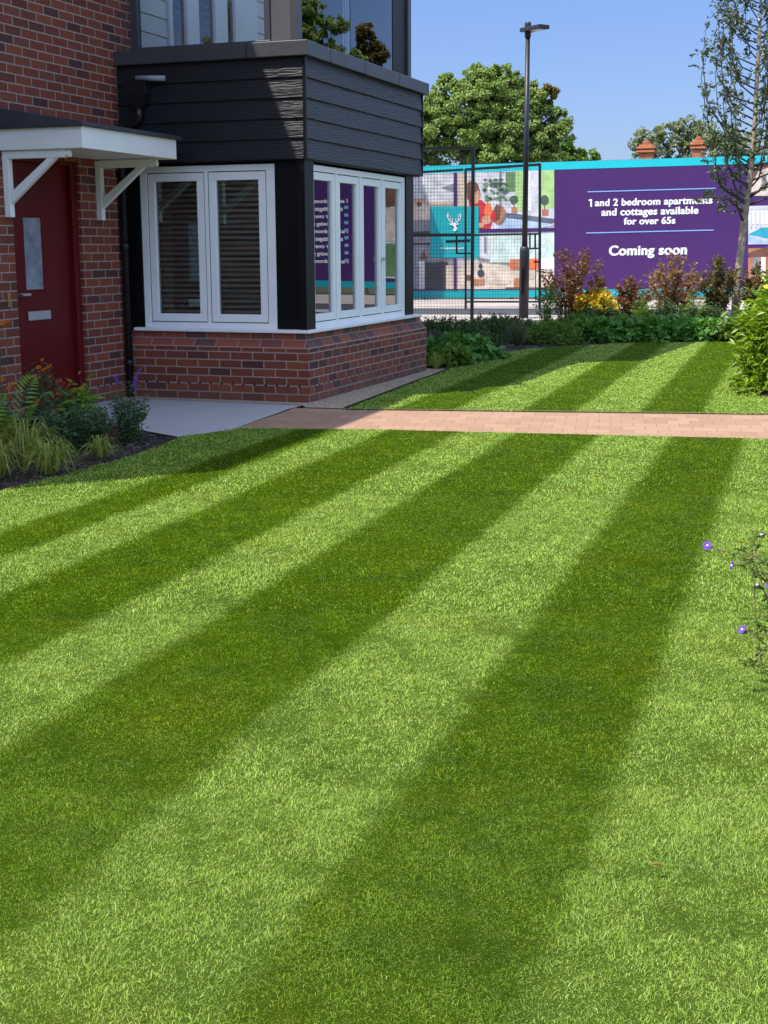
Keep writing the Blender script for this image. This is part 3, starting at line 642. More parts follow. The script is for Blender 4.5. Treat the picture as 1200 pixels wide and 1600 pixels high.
# porch canopy
cn = MB()
cn.box(-1.12, -1.10, -1.85, -0.33, 2.16, 2.325); cn.box(WX, -1.12, -1.85, -1.83, 2.16, 2.325); cn.box(WX, -1.12, -0.35, -0.33, 2.16, 2.325); cn.box(WX, -1.12, -1.83, -0.35, 2.172, 2.19)
co = P(cn, 'porch_canopy', M_['soft_white'], 0.003)
rr = MB(); rr.prism([(WX, -1.89, 2.326), (-1.065, -1.89, 2.326), (-1.065, -1.89, 2.356), (WX, -1.89, 2.49)], (0, 1.60, 0)); sub(rr, 'canopy_roof', M_['lead'], co, 0.004)
for b in (-1.79, -0.41):
    bk = MB(); bk.box(WX, WX + 0.055, b - 0.03, b + 0.03, 1.64, 2.160); bk.box(WX + 0.055, WX + 0.58, b - 0.03, b + 0.03, 2.095, 2.160)
    bk.tube([(WX + 0.62, b, 2.125), (WX + 0.58, b, 2.125)], 0.03, 10)
    bk.prism([(WX + 0.055, b - 0.024, 1.74), (WX + 0.055, b - 0.024, 1.83), (WX + 0.42, b - 0.024, 2.095), (WX + 0.50, b - 0.024, 2.095)], (0, 0.048, 0))
    sub(bk, 'bracket', M_['soft_white'], co, 0.004)

# ------------------------------------------------------------------ street lamp
LP = Vector((-1.954, 15.685, 0))
lamp = thing('street_lamp', 'tall dark grey lamp post with flat head rising in front of the hoarding', 'street lamp', LP)
TILT = Vector((-0.01, 0.0, 0))
M_['lamp'] = plain('dark grey lamp paint', (0.018, 0.019, 0.027), 0.42, 0.08, 2.0)
mb = MB(); mb.tube([LP + Vector((0, 0, 1.36)), LP + Vector((0, 0, 5.5))], [0.058, 0.045], 20); part(mb, 'pole', M_['lamp'], lamp, 0, True)
mb = MB(); mb.lathe(LP, [(0.098, -0.05), (0.096, 1.30), (0.090, 1.37), (0.062, 1.41)], 20); part(mb, 'base_section', M_['lamp'], lamp, 0, True)
mb = MB(); mb.box(LP.x - 0.03, LP.x + 0.03, LP.y - 0.105, LP.y - 0.09, 0.45, 1.0); mb2 = part(mb, 'service_door', M_['black'], lamp, 0.005)
mb = MB(); mb.lathe(LP + Vector((0, 0, 5.42)), [(0.062, 0), (0.065, 0.26), (0.058, 0.28)], 16); part(mb, 'collar', M_['lamp'], lamp, 0, True)
hd = RT * 0.55 - FW * 0.84; hd.normalize(); hs = Vector((-hd.y, hd.x, 0)); c0 = LP + Vector((0, 0, 5.52))
mb = MB(); mb.prism([c0 - hd * 0.10 - hs * 0.13, c0 - hd * 0.10 + hs * 0.13, c0 + hd * 0.50 + hs * 0.13, c0 + hd * 0.50 - hs * 0.13], (0, 0, 0.075)); h_ = part(mb, 'lamp_head', M_['lamp'], lamp, 0.01)
mb = MB(); mb.prism([c0 + hd * 0.16 - hs * 0.09, c0 + hd * 0.16 + hs * 0.09, c0 + hd * 0.44 + hs * 0.09, c0 + hd * 0.44 - hs * 0.09], (0, 0, -0.008)); part(mb, 'lens', M_['steel'], lamp)

# ------------------------------------------------------------------ hoarding with its prints
hang = math.atan2(HD.y, HD.x); HT = 0.0125
hoard = thing('hoarding', 'long purple and turquoise advertising hoarding across the road behind the flower bed', 'hoarding', HP0, rot=(0, 0, hang))
def hs_z(px, py):
    Pn = on_plane(px, py, HP0, HN); return (Pn - HP0).dot(HD), Pn.z
def hpoly(pts, lay, name, mat, raw=False):
    """polygon on the board, given in photo pixels (or s,z); 'lay' = order of the printed layer"""
    q = pts if raw else [hs_z(*p) for p in pts]
    y = -0.004 * lay; mb = MB(); mb.prism([(s, y, z) for s, z in q], (0, -0.003, 0))
    if isinstance(name, MB):
        name.add(mb.v, mb.f); return None
    return mb.build(name, mat, hoard)
def pm(n, c, r=0.5): 
    if n not in M_: M_[n] = plain(n, c, r, 0.22 if n.startswith('print ') else 0.04, 4.0 if n.startswith('print ') else 1.5)
    return M_[n]
purple = pm('purple print', (0.056, 0.014, 0.118), 0.42); teal = pm('turquoise print', (0.012, 0.50, 0.56), 0.4); teal2 = pm('sea green print', (0.004, 0.34, 0.38), 0.4)
white = pm('white print', (0.82, 0.82, 0.82), 0.45); pblue = pm('pale blue print', (0.22, 0.40, 0.75), 0.45)
def zt(s): return 3.593 + 0.0145 * s
def zbm(s): return 0.001 + 0.0110 * s
SL, SR = -22.0, 44.0
mb = MB(); mb.prism([(SL, 0.10, zbm(SL)), (SR, 0.10, zbm(SR)), (SR, 0.10, zt(SR)), (SL, 0.10, zt(SL))], (0, -0.10, 0)); mb.build('board', purple, hoard)
mb = MB()
for k in range(28): mb.box(SL + 0.4 + k * 2.44, SL + 0.5 + k * 2.44, 0.11, 0.21, -0.05, 3.3)
mb.box(SL, SR, 0.101, 0.15, 1.0, 1.1); mb.build('timber_frame', plain('timber', (0.35, 0.25, 0.15), 0.8), hoard)
hpoly([(SL, zt(SL) - 0.005), (SR, zt(SR) - 0.005), (SR, zt(SR) - 0.215), (SL, zt(SL) - 0.20)], 1, 'top_band', teal, True)
hpoly([(SL, zbm(SL) + 0.005), (SR, zbm(SR) + 0.005), (SR, zbm(SR) + 0.20), (SL, zbm(SL) + 0.20)], 1, 'bottom_band', teal2, True)
mb = MB()
s_ = SL + 0.61
while s_ < SR: mb.box(s_ - 0.003, s_ + 0.003, -0.0012, 0.0, zbm(s_) + 0.01, zt(s_) - 0.01); s_ += 1.22
mb.build('board_joints', pm('dark joint line', (0.035, 0.012, 0.07)), hoard)  # panel seams drawn as thin dark lines
# print one: bright room with a person, indoor plants and a pool edge
A = MB
def group(name, layers):
    """one printed picture = one part with its coloured shapes as sub-parts"""
    root = None
    for i, (pts, lay, mat) in enumerate(layers):
        q = [hs_z(*p) for p in pts]; y = -0.004 * lay; m2 = MB(); m2.prism([(s, y, z) for s, z in q], (0, -0.003, 0))
        if root is None: root = m2.build(name, mat, hoard)
        else:
            key = mat.name
            if key not in BK: BK[key] = (MB(), mat)
            BK[key][0].add(m2.v, m2.f)
    for key, (m2, mat) in BK.items(): m2.build('printed_shape', mat, root)
    BK.clear(); return root
BK = {}
def blob(cx, cy, rx, ry, n=12, jit=0.0): return [(cx + rx * math.cos(6.283 * k / n) * (1 + random.uniform(-jit, jit)), cy + ry * math.sin(6.283 * k / n) * (1 + random.uniform(-jit, jit))) for k in range(n)]
def rc(x0, y0, x1, y1, sl=-0.03): return [(x0, y0), (x1, y0 + (x1 - x0) * sl), (x1, y1 + (x1 - x0) * sl * 0.3), (x0, y1)]
g_wall = pm('print pale wall', (0.56, 0.57, 0.60)); g_beige = pm('print beige', (0.55, 0.46, 0.36)); g_tan = pm('print tan', (0.50, 0.33, 0.20)); g_brown = pm('print brown', (0.16, 0.07, 0.045))
g_red = pm('print red', (0.55, 0.025, 0.04)); g_skin = pm('print skin', (0.58, 0.30, 0.18)); g_green = pm('print green', (0.13, 0.24, 0.10)); g_lime = pm('print light green', (0.38, 0.58, 0.22)); g_dkg = pm('print dark green', (0.06, 0.11, 0.07))
g_terra = pm('print terracotta', (0.40, 0.17, 0.09)); g_slate = pm('print slate', (0.10, 0.12, 0.17)); g_water = pm('print water blue', (0.38, 0.50, 0.65)); g_mint = pm('print mint', (0.52, 0.66, 0.60)); g_orange = pm('print orange', (0.75, 0.16, 0.05))
g_grey = pm('print grey', (0.22, 0.23, 0.25)); g_dk = pm('print charcoal', (0.045, 0.045, 0.055)); g_cream = pm('print cream', (0.62, 0.53, 0.44)); g_teal = pm('print teal', (0.0, 0.42, 0.46))
group('pool_picture', [
    (rc(714, 270, 866, 358), 1, g_wall), (rc(714, 271, 730, 330), 2, g_beige), (rc(780, 268, 784, 330), 2, g_grey), (rc(806, 267, 820, 330), 2, g_lime), (rc(842, 267, 866, 325), 2, g_lime), (rc(790, 269, 805, 300), 2, g_green), (rc(826, 267, 830, 330), 2, white),
    ([(775, 358), (866, 356), (866, 343), (790, 333)], 2, g_water), ([(790, 340), (866, 350), (866, 342), (790, 332)], 3, g_slate), ([(846, 356), (866, 352), (866, 348)], 4, g_cream),
    (blob(740, 303, 11, 16, 14, 0.1), 3, g_brown), (blob(744, 306, 6, 13), 4, g_skin), (blob(738, 292, 10, 9), 5, g_brown),
    ([(733, 314), (752, 312), (762, 322), (772, 335), (768, 350), (766, 358), (733, 358)], 3, g_red), (blob(763, 330, 7, 12, 10, 0.15), 4, g_orange), (blob(760, 344, 8, 7, 10, 0.1), 5, g_skin), (blob(771, 338, 4, 8), 6, g_red), (blob(752, 352, 5, 4), 6, g_skin),
    (blob(780, 336, 11, 16, 14), 2, g_terra), (blob(777, 332, 5, 13, 10), 3, g_brown), (blob(803, 312, 7, 7, 10, 0.1), 3, g_dkg), (rc(799, 324, 808, 333), 3, g_terra), (blob(851, 313, 7, 8, 10, 0.1), 3, g_dkg), (rc(847, 327, 857, 337), 3, g_terra), (rc(850.4, 320, 851.6, 327), 4, g_brown), (rc(802.4, 318, 803.6, 325), 4, g_brown)] +
    [(blob(random.uniform(757, 792), random.uniform(280, 312), random.uniform(2, 4.5), random.uniform(1.5, 3.5), 7, 0.3), 3 + k % 3, (g_green, g_dkg)[k % 2]) for k in range(46)])
group('lounge_picture', [
    (rc(713.5, 365, 866, 452), 1, g_cream), (rc(713.5, 365, 765, 410), 2, g_wall), (rc(765, 364, 866, 410), 3, g_mint), (rc(757, 370, 760, 395), 4, g_grey),
    ([(748, 402), (800, 412), (866, 424), (866, 409), (748, 409)], 2, g_wall), (rc(797, 405, 841, 421), 4, g_orange), ([(800, 406), (822, 405), (820, 419), (802, 420)], 5, g_terra), (rc(845, 404, 866, 420), 4, white), (rc(739, 436, 757, 446), 4, g_terra), (rc(803, 435, 816, 450), 4, g_terra), (rc(790, 449, 866, 452, 0), 4, g_brown),
    (blob(751.5, 427, 5.5, 6), 5, g_dk), (blob(751, 416, 3, 4), 5, g_dk), (rc(750, 411, 752, 417), 6, g_dk), (rc(728, 430, 740, 438), 3, g_brown), (blob(822, 432, 16, 5, 12, 0.1), 3, g_beige), (blob(780, 440, 18, 5, 12, 0.1), 3, g_beige)] +
    [([(766 + 12 * k, 372), (772 + 12 * k, 385), (766 + 12 * k, 400), (767.2 + 12 * k, 400), (773.2 + 12 * k, 385), (767.2 + 12 * k, 372)], 4, g_wall) for k in range(8)])
group('kitchen_picture', [
    (rc(600, 273, 709, 360), 1, g_wall), (rc(600, 311, 709, 322), 2, g_tan), ([(665, 318), (709, 317), (709, 288), (690, 294), (666, 300)], 3, g_wall), ([(690, 293), (709, 287), (709, 300), (700, 298)], 4, g_grey), (rc(600, 345, 680, 362), 3, g_grey), (rc(640, 316, 709, 320), 4, g_beige), (blob(655, 319, 4, 4), 5, g_brown), (rc(600, 322, 672, 345), 3, g_cream)])
group('dining_picture', [
    (rc(600, 362, 709, 452), 1, g_beige), (rc(600, 362, 672, 402), 2, g_grey), (rc(640, 395, 709, 452), 3, g_grey), (rc(662, 410, 700, 452), 4, g_dk), (rc(655, 408, 664, 452), 5, g_wall), ([(655, 405), (663, 391), (668, 405)], 5, g_brown), (rc(643, 380, 672, 383), 4, g_dk), (rc(643, 358, 646, 452), 5, g_dk), (rc(697, 415, 709, 452), 5, g_beige), (rc(640, 362, 672, 366), 5, g_dk)])
for (x0, y0, x1, y1) in ((709.5, 270, 714, 322), (709, 402, 713.5, 453)):
    hpoly(rc(x0, y0, x1, y1), 7, 'divider', purple)
hpoly([(713, 358.5), (866, 356.0), (866, 361.8), (713, 364)], 7, 'divider', purple)
plq = hpoly(rc(672.5, 322.5, 748.5, 403, 0.0), 8, 'logo_plaque', pm('plaque teal', (0.0, 0.36, 0.40)))
# stag emblem
st = MB()
def stroke(pts, w0, w1, lay=10):
    n = len(pts)
    for i in range(n - 1):
        (x0, y0), (x1, y1) = pts[i], pts[i + 1]; d = math.hypot(x1 - x0, y1 - y0) or 1; nx, ny = -(y1 - y0) / d, (x1 - x0) / d
        a = (w0 + (w1 - w0) * i / (n - 1)) / 2; b = (w0 + (w1 - w0) * (i + 1) / (n - 1)) / 2
        hpoly([(x0 + nx * a, y0 + ny * a), (x1 + nx * b, y1 + ny * b), (x1 - nx * b, y1 - ny * b), (x0 - nx * a, y0 - ny * a)], lay + (i % 2), st, None)
for sgn in (1, -1):
    X = lambda d: 710 + sgn * d
    stroke([(X(1.5), 349), (X(5), 346.5), (X(8.5), 343), (X(10.5), 338.5), (X(10.5), 333)], 1.8, 0.9)
    stroke([(X(7), 345), (X(6), 340), (X(6.5), 336)], 1.3, 0.7, 12); stroke([(X(3.5), 347.5), (X(2.5), 343), (X(3), 341)], 1.2, 0.7, 12)
    stroke([(X(10.2), 340), (X(8.8), 336), (X(8), 332.5)], 1.2, 0.6, 12); stroke([(X(1.5), 349.5), (X(6), 350.5), (X(7.5), 349)], 1.8, 0.5, 12)
hpoly([(704.5, 349.5), (711, 347.5), (714.5, 350), (713, 353), (715, 357), (713.5, 360), (710.5, 361.5), (708, 359.5), (710.5, 356), (709, 352.8), (703, 351.2)], 14, st, None)
st.build('stag_emblem', white, plq)
sg = MB()   # script line under the emblem
for i in range(17):
    x = 689 + i * 2.1; stroke_pts = [(x, 389 + (i % 3) * 0.4), (x + 1.0, 385.6 + (i % 2) * 1.6), (x + 2.0, 389)]
    for j in range(2):
        (x0, y0), (x1, y1) = stroke_pts[j], stroke_pts[j + 1]
        hpoly([(x0, y0), (x0 + 0.55, y0), (x1 + 0.55, y1), (x1, y1)], 9 + j, sg, None)
sg.build('script_lettering', white, plq)
# big lettering
def lettering(txt, s0, s1, zc, lay, name='lettering', bold=0.018, col=white):
    cu = bpy.data.curves.new(name, 'FONT'); cu.body = txt; cu.size = 1.0; cu.offset = bold; cu.extrude = 0.004; cu.align_x = 'CENTER'; cu.align_y = 'CENTER'; cu.space_character = 1.06
    ob = bpy.data.objects.new(name, cu); COL.objects.link(ob); bpy.context.view_layer.update()
    dg = bpy.context.evaluated_depsgraph_get(); me = bpy.data.meshes.new_from_object(ob.evaluated_get(dg)); bpy.data.objects.remove(ob)
    co = np.empty(len(me.vertices) * 3, np.float32); me.vertices.foreach_get('co', co); co = co.reshape(-1, 3)
    w_ = co[:, 0].max() - co[:, 0].min(); k = (s1 - s0) / w_; cxm = (co[:, 0].max() + co[:, 0].min()) / 2
    out = np.empty_like(co); out[:, 0] = (s0 + s1) / 2 + (co[:, 0] - cxm) * k; sl = 0.0127
    out[:, 2] = zc + co[:, 1] * k + (out[:, 0] - (s0 + s1) / 2) * sl; out[:, 1] = -0.004 * lay - co[:, 2] * k
    me.vertices.foreach_set('co', out.ravel()); me.update(); me.materials.clear()
    n0 = len(out); F_ = [tuple(p.vertices) for p in me.polygons]; V2 = []
    for j, (dx_, dz_) in enumerate(((0, 0), (0.026 * k, 0.006 * k), (-0.026 * k, -0.006 * k))):
        V2 += [(a + dx_, b - 0.0007 * j, c + dz_) for a, b, c in out.tolist()]
    me2 = bpy.data.meshes.new(name); me2.from_pydata(V2, [], [tuple(i + n0 * j for i in f) for j in range(3) for f in F_]); me2.update(); me = me2
    return link(name, me, col, hoard)
def px_text(txt, x0, x1, y, **k):
    s0, z0 = hs_z(x0, y); s1, z1 = hs_z(x1, y); lettering(txt, s0, s1, (z0 + z1) / 2 + 0.0, 2, **k)
px_text('and 2 bedroom apartments', 930, 1113, 315.2); hpoly([(921.6, 311.2), (925.0, 311.1), (925.0, 323.2), (922.4, 323.3), (922.4, 313.9), (919.8, 314.0), (919.8, 312.4)], 2, 'numeral', white); px_text('and cottages available', 940, 1091, 330.5); px_text('for over 65s', 975, 1055, 345.5); px_text('Coming soon', 952, 1073, 391.5, bold=0.02)
hpoly([(918, 299), (1118, 293.3), (1118, 294.9), (918, 300.6)], 2, 'rule_line', pblue); hpoly([(916, 363.3), (1115, 358.6), (1115, 360.2), (916, 364.9)], 2, 'rule_line', pblue)
# right hand pictures
group('cottage_picture', [
    (rc(1166, 258, 1262, 452), 1, purple), (rc(1169, 260, 1260, 306), 2, g_brown), ([(1169, 300), (1185, 268), (1200, 262), (1230, 285), (1240, 306), (1169, 306)], 3, g_cream), (rc(1190, 275, 1197, 298), 4, g_grey), (rc(1208, 275, 1214, 298), 4, white),
    (rc(1169, 322, 1262, 381), 2, g_wall), ([(1169, 366), (1190, 356), (1262, 350), (1262, 372), (1195, 372)], 3, pm('print pool', (0.02, 0.35, 0.45))), (rc(1171, 330, 1260, 350), 3, white), ([(1169, 382), (1169, 366), (1196, 377), (1230, 370), (1262, 378), (1262, 381)], 4, g_water),
    (rc(1169, 388, 1262, 450), 2, g_terra), ([(1169, 395), (1200, 385), (1240, 392), (1262, 398), (1169, 402)], 3, g_brown), (rc(1176, 402, 1188, 430), 3, g_grey), (rc(1189, 402, 1196, 440), 3, white), (rc(1205, 405, 1225, 440), 3, g_cream)] +
    [(rc(1172 + 7 * k, 331, 1174.5 + 7 * k, 356), 5, g_wall) for k in range(12)])
for j in range(9):
    t_ = ('1 and 2 bedroom apartments', 'and cottages available', 'for over 65s', 'Coming soon')[j % 4]; w_ = (2.05, 1.7, 0.95, 0.95)[j % 4]
    lettering(t_, 19.05 - w_ / 2, 19.05 + w_ / 2, 2.80 - j * 0.225, 2)
    if j: hpoly([(18.0, 2.80 - j * 0.225 - 0.02), (18.14, 2.80 - j * 0.225 - 0.02), (18.14, 2.80 - j * 0.225 + 0.07), (18.0, 2.80 - j * 0.225 + 0.07)], 3, 'bullet_mark', pblue, True)
for j, (t_, w_) in enumerate((('1 and 2 bedroom apartments', 3.3), ('and cottages available', 2.6), ('for over 65s', 1.4), ('Coming soon', 2.1))):
    lettering(t_, 27.2 - w_ / 2, 27.2 + w_ / 2, 2.9 - j * 0.42, 2)
group_pts = [([(12.9, 0.45), (16.95, 0.5), (16.95, 3.55), (12.9, 3.5)], g_wall), ([(13.2, 0.5), (16.95, 0.55), (16.95, 1.5), (13.2, 1.7)], g_green), ([(15.6, 1.9), (16.95, 1.9), (16.95, 2.3), (15.6, 2.4)], g_grey), ([(14.0, 2.3), (15.4, 3.2), (16.7, 2.5), (16.7, 1.6), (14.0, 1.6)], g_cream), ([(16.3, 2.6), (16.8, 2.6), (16.8, 3.2), (16.3, 3.2)], g_brown)]
for i, (q, m_) in enumerate(group_pts): hpoly(q, 2 + i, 'house_picture', m_, True)
for s0 in (22.9, 30.4):
    hpoly([(s0, 0.7), (s0 + 3.6, 0.74), (s0 + 3.6, 3.4), (s0, 3.36)], 2, 'house_picture', g_cream, True); hpoly([(s0 + 0.3, 0.9), (s0 + 3.3, 0.94), (s0 + 3.0, 2.2), (s0 + 1.8, 2.9), (s0 + 0.5, 2.1)], 3, 'house_picture', g_terra, True)

# ------------------------------------------------------------------ mesh fence and gate
M_['fence'] = plain('black powder coated steel', (0.005, 0.0055, 0.007), 0.5, 0.1)
def fpt(px, py, P0): return on_plane(px, py, P0, HN)
def beam(mb, a, b, w_, d_):
    a = Vector(a); b = Vector(b); ax = (b - a).normalized(); n = HN.copy(); s_v = ax.cross(n).normalized()
    mb.prism([a - s_v * w_ / 2 - n * d_ / 2, a + s_v * w_ / 2 - n * d_ / 2, a + s_v * w_ / 2 + n * d_ / 2, a - s_v * w_ / 2 + n * d_ / 2], b - a)
def mesh_grid(mb, P0, x0, x1, ytop, ybot, pitch=0.058, r=0.0021):
    a = fpt(x0, ybot, P0); b = fpt(x1, ybot, P0); a.z = max(a.z, 0.05); zt_ = fpt((x0 + x1) / 2, ytop, P0).z
    L = (Vector((b.x, b.y, 0)) - Vector((a.x, a.y, 0))).length; n = int(L / pitch); zb_ = a.z
    for i in range(n + 1):
        p = Vector((a.x, a.y, 0)) + HD * (i * L / n)
        beam(mb, (p.x, p.y, zb_), (p.x, p.y, zt_), r * 2, r * 2)
    m = int((zt_ - zb_) / (pitch * 1.15))
    for j in range(m + 1):
        z = zb_ + (zt_ - zb_) * j / m; beam(mb, Vector((a.x, a.y, z)) + HN * r * 2, Vector((b.x, b.y, z)) + HN * r * 2, r * 2, r * 2)
FP = gnd(737, 500); FP.z = 0
f1 = thing('mesh_fence_panel', 'tall black mesh gate panel nearest the brick bay, with lock box and thick end post', 'gate', (FP.x, FP.y, 0), group='black mesh fence and gate panels')
def pxz(px, py, P0): q = fpt(px, py, P0); return q
mb = MB(); a = pxz(737.3, 505, FP); b = pxz(737.3, 229, FP); beam(mb, (a.x, a.y, -0.05), (a.x, a.y, b.z), 0.062, 0.062); part(mb, 'end_post', M_['fence'], f1)
mb = MB(); a = pxz(560, 232, FP); a.z = b.z - 0.02; beam(mb, a, (b.x, b.y, b.z - 0.028), 0.055, 0.05); part(mb, 'top_rail', M_['fence'], f1)
mb = MB(); a = pxz(560, 369, FP); b = pxz(736, 367, FP); a.z = b.z; beam(mb, a, b, 0.055, 0.05); part(mb, 'middle_rail', M_['fence'], f1)
mb = MB(); mesh_grid(mb, FP, 640, 736, 232, 500); part(mb, 'wire_mesh', M_['fence'], f1)
mb = MB()
for q0, q1 in (((713.5, 369), (713.5, 397)), ((713, 396), (736, 396))): beam(mb, pxz(*q0, FP), pxz(*q1, FP), 0.032, 0.05)
part(mb, 'lock_frame', M_['fence'], f1)
mb = MB(); beam(mb, pxz(697, 377.5, FP) + HN * 0.03, pxz(735, 376, FP) + HN * 0.03, 0.05, 0.03); part(mb, 'handle', M_['fence'], f1)
FQ = FP - HN * 5.4 ; FQ.z = 0
f2 = thing('mesh_gate', 'black framed mesh gate standing open behind the lamp post', 'gate', (FQ.x, FQ.y, 0), group='black mesh fence and gate panels')
for x, yb, yt, w_ in ((727.5, 500, 264, 0.05), (843.5, 476, 256, 0.06)):
    mb = MB(); a = pxz(x, yb, FQ); b = pxz(x, yt, FQ); beam(mb, (a.x, a.y, -0.03), b, w_, 0.05); part(mb, 'stile', M_['fence'], f2)
mb = MB(); beam(mb, pxz(726, 265, FQ), pxz(845, 257, FQ), 0.06, 0.05); part(mb, 'top_rail', M_['fence'], f2)
mb = MB(); beam(mb, pxz(728, 367.5, FQ), pxz(843, 365.5, FQ), 0.04, 0.04); part(mb, 'middle_rail', M_['fence'], f2)
mb = MB(); beam(mb, pxz(728, 471.5, FQ), pxz(843, 471.5, FQ), 0.04, 0.05); part(mb, 'bottom_rail', M_['fence'], f2)
mb = MB(); mesh_grid(mb, FQ, 728, 826, 264, 471, 0.068); part(mb, 'wire_mesh', M_['fence'], f2)
mb = MB()
for q0, q1 in (((828, 366), (828, 390)), ((828, 388.5), (843, 388.0)), ((836, 366), (836, 388))): beam(mb, pxz(*q0, FQ), pxz(*q1, FQ), 0.035, 0.04)
beam(mb, pxz(834, 409, FQ), pxz(843, 409, FQ), 0.04, 0.05); beam(mb, pxz(837, 366, FQ), pxz(837, 470, FQ), 0.02, 0.03); part(mb, 'lock_frame', M_['fence'], f2)
f3 = thing('mesh_fence_panel', 'black mesh fence panel hinged behind the tallest gate post', 'fence', (FQ.x - 1.5, FQ.y - 0.3, 0), group='black mesh fence and gate panels')
mb = MB(); beam(mb, pxz(560, 275, FQ), pxz(724, 265, FQ), 0.05, 0.05); part(mb, 'top_rail', M_['fence'], f3)
mb = MB(); mesh_grid(mb, FQ, 640, 724, 267, 471, 0.068); part(mb, 'wire_mesh', M_['fence'], f3)

# ------------------------------------------------------------------ foliage materials
LM = {}
LM['maple'] = leaf_mat('sycamore leaves', [(0.099, 0.186, 0.041), (0.187, 0.319, 0.068), (0.286, 0.439, 0.101), (0.352, 0.418, 0.112)], 0.3)
LM['maple_brown'] = leaf_mat('browned leaves', [(0.224, 0.135, 0.039), (0.320, 0.180, 0.052), (0.240, 0.225, 0.052)], 0.3)
LM['grey_tree'] = leaf_mat('grey green leaves', [(0.114, 0.156, 0.072), (0.205, 0.254, 0.122), (0.319, 0.352, 0.163)], 0.25)
LM['hornbeam'] = leaf_mat('dark small leaves', [(0.039, 0.073, 0.022), (0.074, 0.125, 0.041), (0.147, 0.203, 0.079)], 0.15, 0.35, 0.6)
LM['copper'] = leaf_mat('copper leaves', [(0.102, 0.030, 0.029), (0.192, 0.053, 0.040), (0.360, 0.123, 0.064), (0.292, 0.189, 0.064)], 0.3)
LM['copper_light'] = leaf_mat('pinkish copper leaves', [(0.243, 0.095, 0.053), (0.484, 0.223, 0.113), (0.670, 0.361, 0.182), (0.261, 0.206, 0.061)], 0.35)
LM['copper_green'] = leaf_mat('bronze green leaves', [(0.070, 0.039, 0.018), (0.182, 0.117, 0.036), (0.308, 0.221, 0.060), (0.126, 0.130, 0.036)], 0.35)
LM['yellow'] = leaf_mat('golden blooms', [(0.592, 0.281, 0.026), (0.900, 0.562, 0.040), (0.900, 0.781, 0.106)], 0.3)
LM['geranium'] = leaf_mat('geranium leaves', [(0.069, 0.177, 0.035), (0.115, 0.276, 0.055), (0.173, 0.376, 0.070)], 0.25)
LM['dark'] = leaf_mat('deep green leaves', [(0.030, 0.073, 0.023), (0.061, 0.125, 0.031), (0.108, 0.187, 0.043)], 0.2)
LM['mid'] = leaf_mat('mid green leaves', [(0.073, 0.150, 0.024), (0.125, 0.240, 0.033), (0.187, 0.320, 0.040)], 0.3)
LM['fresh'] = leaf_mat('fresh green leaves', [(0.088, 0.180, 0.012), (0.175, 0.312, 0.018), (0.275, 0.432, 0.030), (0.375, 0.504, 0.050)], 0.4, 0.35, 0.6)
LM['bluegreen'] = leaf_mat('blue green leaves', [(0.046, 0.104, 0.051), (0.082, 0.160, 0.079), (0.144, 0.244, 0.114)], 0.25)
LM['stem'] = leaf_mat('green brown stems', [(0.06, 0.075, 0.02), (0.12, 0.10, 0.04)], 0.1)
LM['twig'] = plain('brown twig bark', (0.085, 0.060, 0.042), 0.85, 0.3, 20)
LM['bark'] = plain('grey brown bark', (0.34, 0.27, 0.19), 0.9, 0.35, 14, bump=0.8, bscale=45)
LM['golden_grass'] = leaf_mat('golden striped grass', [(0.176, 0.221, 0.036), (0.351, 0.390, 0.072), (0.540, 0.546, 0.168), (0.270, 0.338, 0.060)], 0.35)
LM['tan_grass'] = leaf_mat('tan grass', [(0.10, 0.085, 0.04), (0.20, 0.17, 0.10), (0.10, 0.11, 0.04)], 0.3)
LM['fern'] = leaf_mat('fern green', [(0.135, 0.255, 0.026), (0.195, 0.360, 0.039), (0.270, 0.450, 0.065)], 0.4)
LM['orange'] = leaf_mat('orange petals', [(0.75, 0.20, 0.01), (0.85, 0.38, 0.02), (0.60, 0.10, 0.01)], 0.3)
LM['redbrown'] = leaf_mat('rust red petals', [(0.30, 0.03, 0.01), (0.45, 0.07, 0.015)], 0.3)
LM['violet'] = leaf_mat('violet petals', [(0.16, 0.05, 0.52), (0.26, 0.10, 0.72), (0.32, 0.16, 0.80)], 0.35)
LM['yflower'] = leaf_mat('yellow petals', [(0.80, 0.60, 0.02), (0.85, 0.72, 0.05)], 0.3)
LM['disc'] = plain('flower centre', (0.12, 0.05, 0.02), 0.9)
LM['straw'] = leaf_mat('dry straw stems', [(0.22, 0.19, 0.06), (0.36, 0.30, 0.13), (0.30, 0.14, 0.10)], 0.2)

